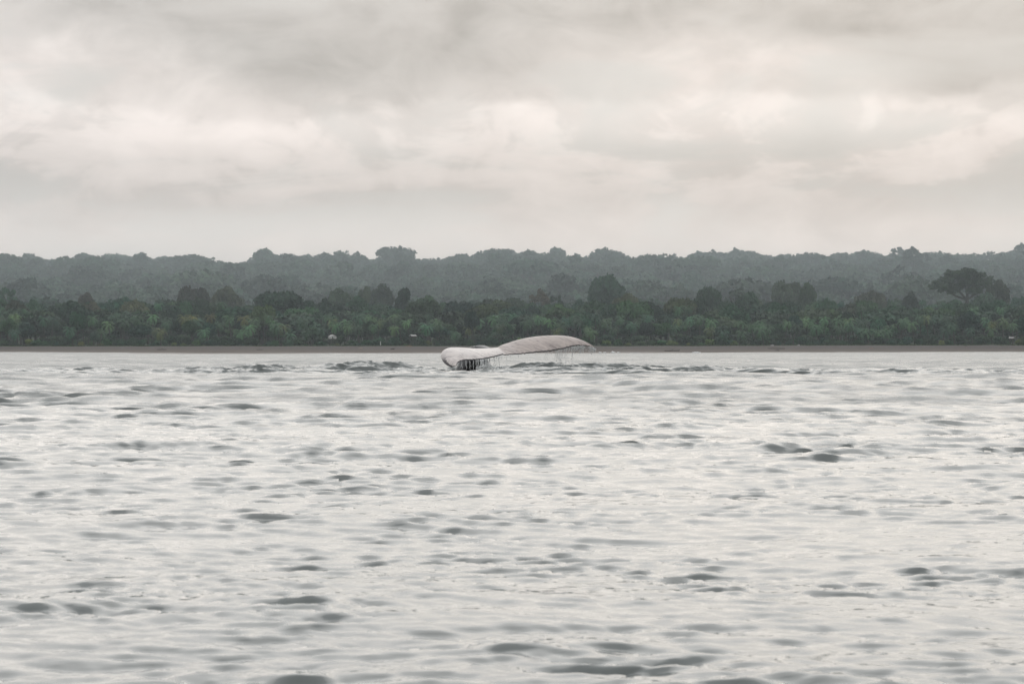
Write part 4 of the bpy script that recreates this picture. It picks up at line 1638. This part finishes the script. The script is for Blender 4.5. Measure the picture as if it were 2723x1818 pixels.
# drops thrown off round the tip and the splash
for _ in range(150):
    b_ = gd.random()
    if b_ < 0.35:
        q = Z(gd.uniform(1830, 2140), gd.uniform(340, 425), 1.2)
    elif b_ < 0.7:
        q = Z(gd.uniform(300, 1050), gd.uniform(560, 690), gd.uniform(-1.6, -0.8))
    else:
        q = Z(gd.uniform(1640, 1850), gd.uniform(480, 590), 0.8)
    rr = gd.uniform(0.005, 0.016)
    dparts.append((ICO1[0] * rr + q, ICO1[1]))
V, Fc = join(dparts)
V[:, 2] = np.maximum(V[:, 2], 0.0)
me = poly_mesh('dripping_water', V, Fc, True)
me.materials.append(M_drip)
tag(obj('dripping_water', me), 'curtains of water streaming off the trailing edges of the flukes', None, None, 'stuff')

# foam thrown up beside the tail stock
sp_parts = []
for _ in range(240):
    t = gd.random()
    zx = 640 + 420 * t
    hgt = (0.14 * math.exp(-((zx - 760) / 110) ** 2) + 0.04) * gd.uniform(0.2, 1.0)
    p = P(1130 + zx / ZX, 990, WD - 0.9 + gd.uniform(-0.7, 0.5))
    rr = gd.uniform(0.006, 0.026)
    vv = ICO1[0] * (1 + np.array([gd.uniform(-0.25, 0.25) for _ in range(len(ICO1[0]))])[:, None])
    sp_parts.append((vv * (rr * 1.7, rr, rr * 0.8) + np.array((p.x, p.y, 0.07 + hgt * 1.3)), ICO1[1]))
V, Fc = join(sp_parts)
me = poly_mesh('splash_foam', V, Fc, True)
me.materials.append(M_foam)
tag(obj('splash_foam', me), 'white splash of foam beside the whale tail stock', None, None, 'stuff')

# ------------------------------------------------------------------ misty air
hz = bpy.data.meshes.new('haze')
V, Fc = box(0, 0, -4.0, 16400, 16400, 260)
hz.from_pydata(V.tolist(), [], Fc.tolist())
M_haze = bpy.data.materials.new('haze')
M_haze.use_nodes = True
M_haze.node_tree.nodes.clear()
N = NT(M_haze.node_tree)
pv = N.n('ShaderNodeVolumePrincipled')
pv.inputs['Color'].default_value = c4(0.845, 0.935, 0.955)
pv.inputs['Density'].default_value = 0.00014
pv.inputs['Anisotropy'].default_value = 0.0
mo = N.n('ShaderNodeOutputMaterial')
M_haze.node_tree.links.new(pv.outputs[0], mo.inputs['Volume'])
hz.materials.append(M_haze)
ho = obj('haze', hz)
tag(ho, 'thin mist over the coast', None, None, 'stuff')

# ------------------------------------------------------------------ labels for the repeats, by look and neighbour
ORD = ['first', 'second', 'third', 'fourth', 'fifth', 'sixth', 'seventh', 'eighth', 'ninth', 'tenth', 'eleventh', 'twelfth']
byl = {}
for o_, px_, lab_ in REG:
    byl.setdefault(lab_, []).append((px_, o_))
for lab_, lst in byl.items():
    lst.sort(key=lambda q: q[0])
    for n_, (px_, o_) in enumerate(lst):
        o_['label'] = lab_ if len(lst) == 1 else lab_ + ', ' + ORD[min(n_, 11)] + ' from left'
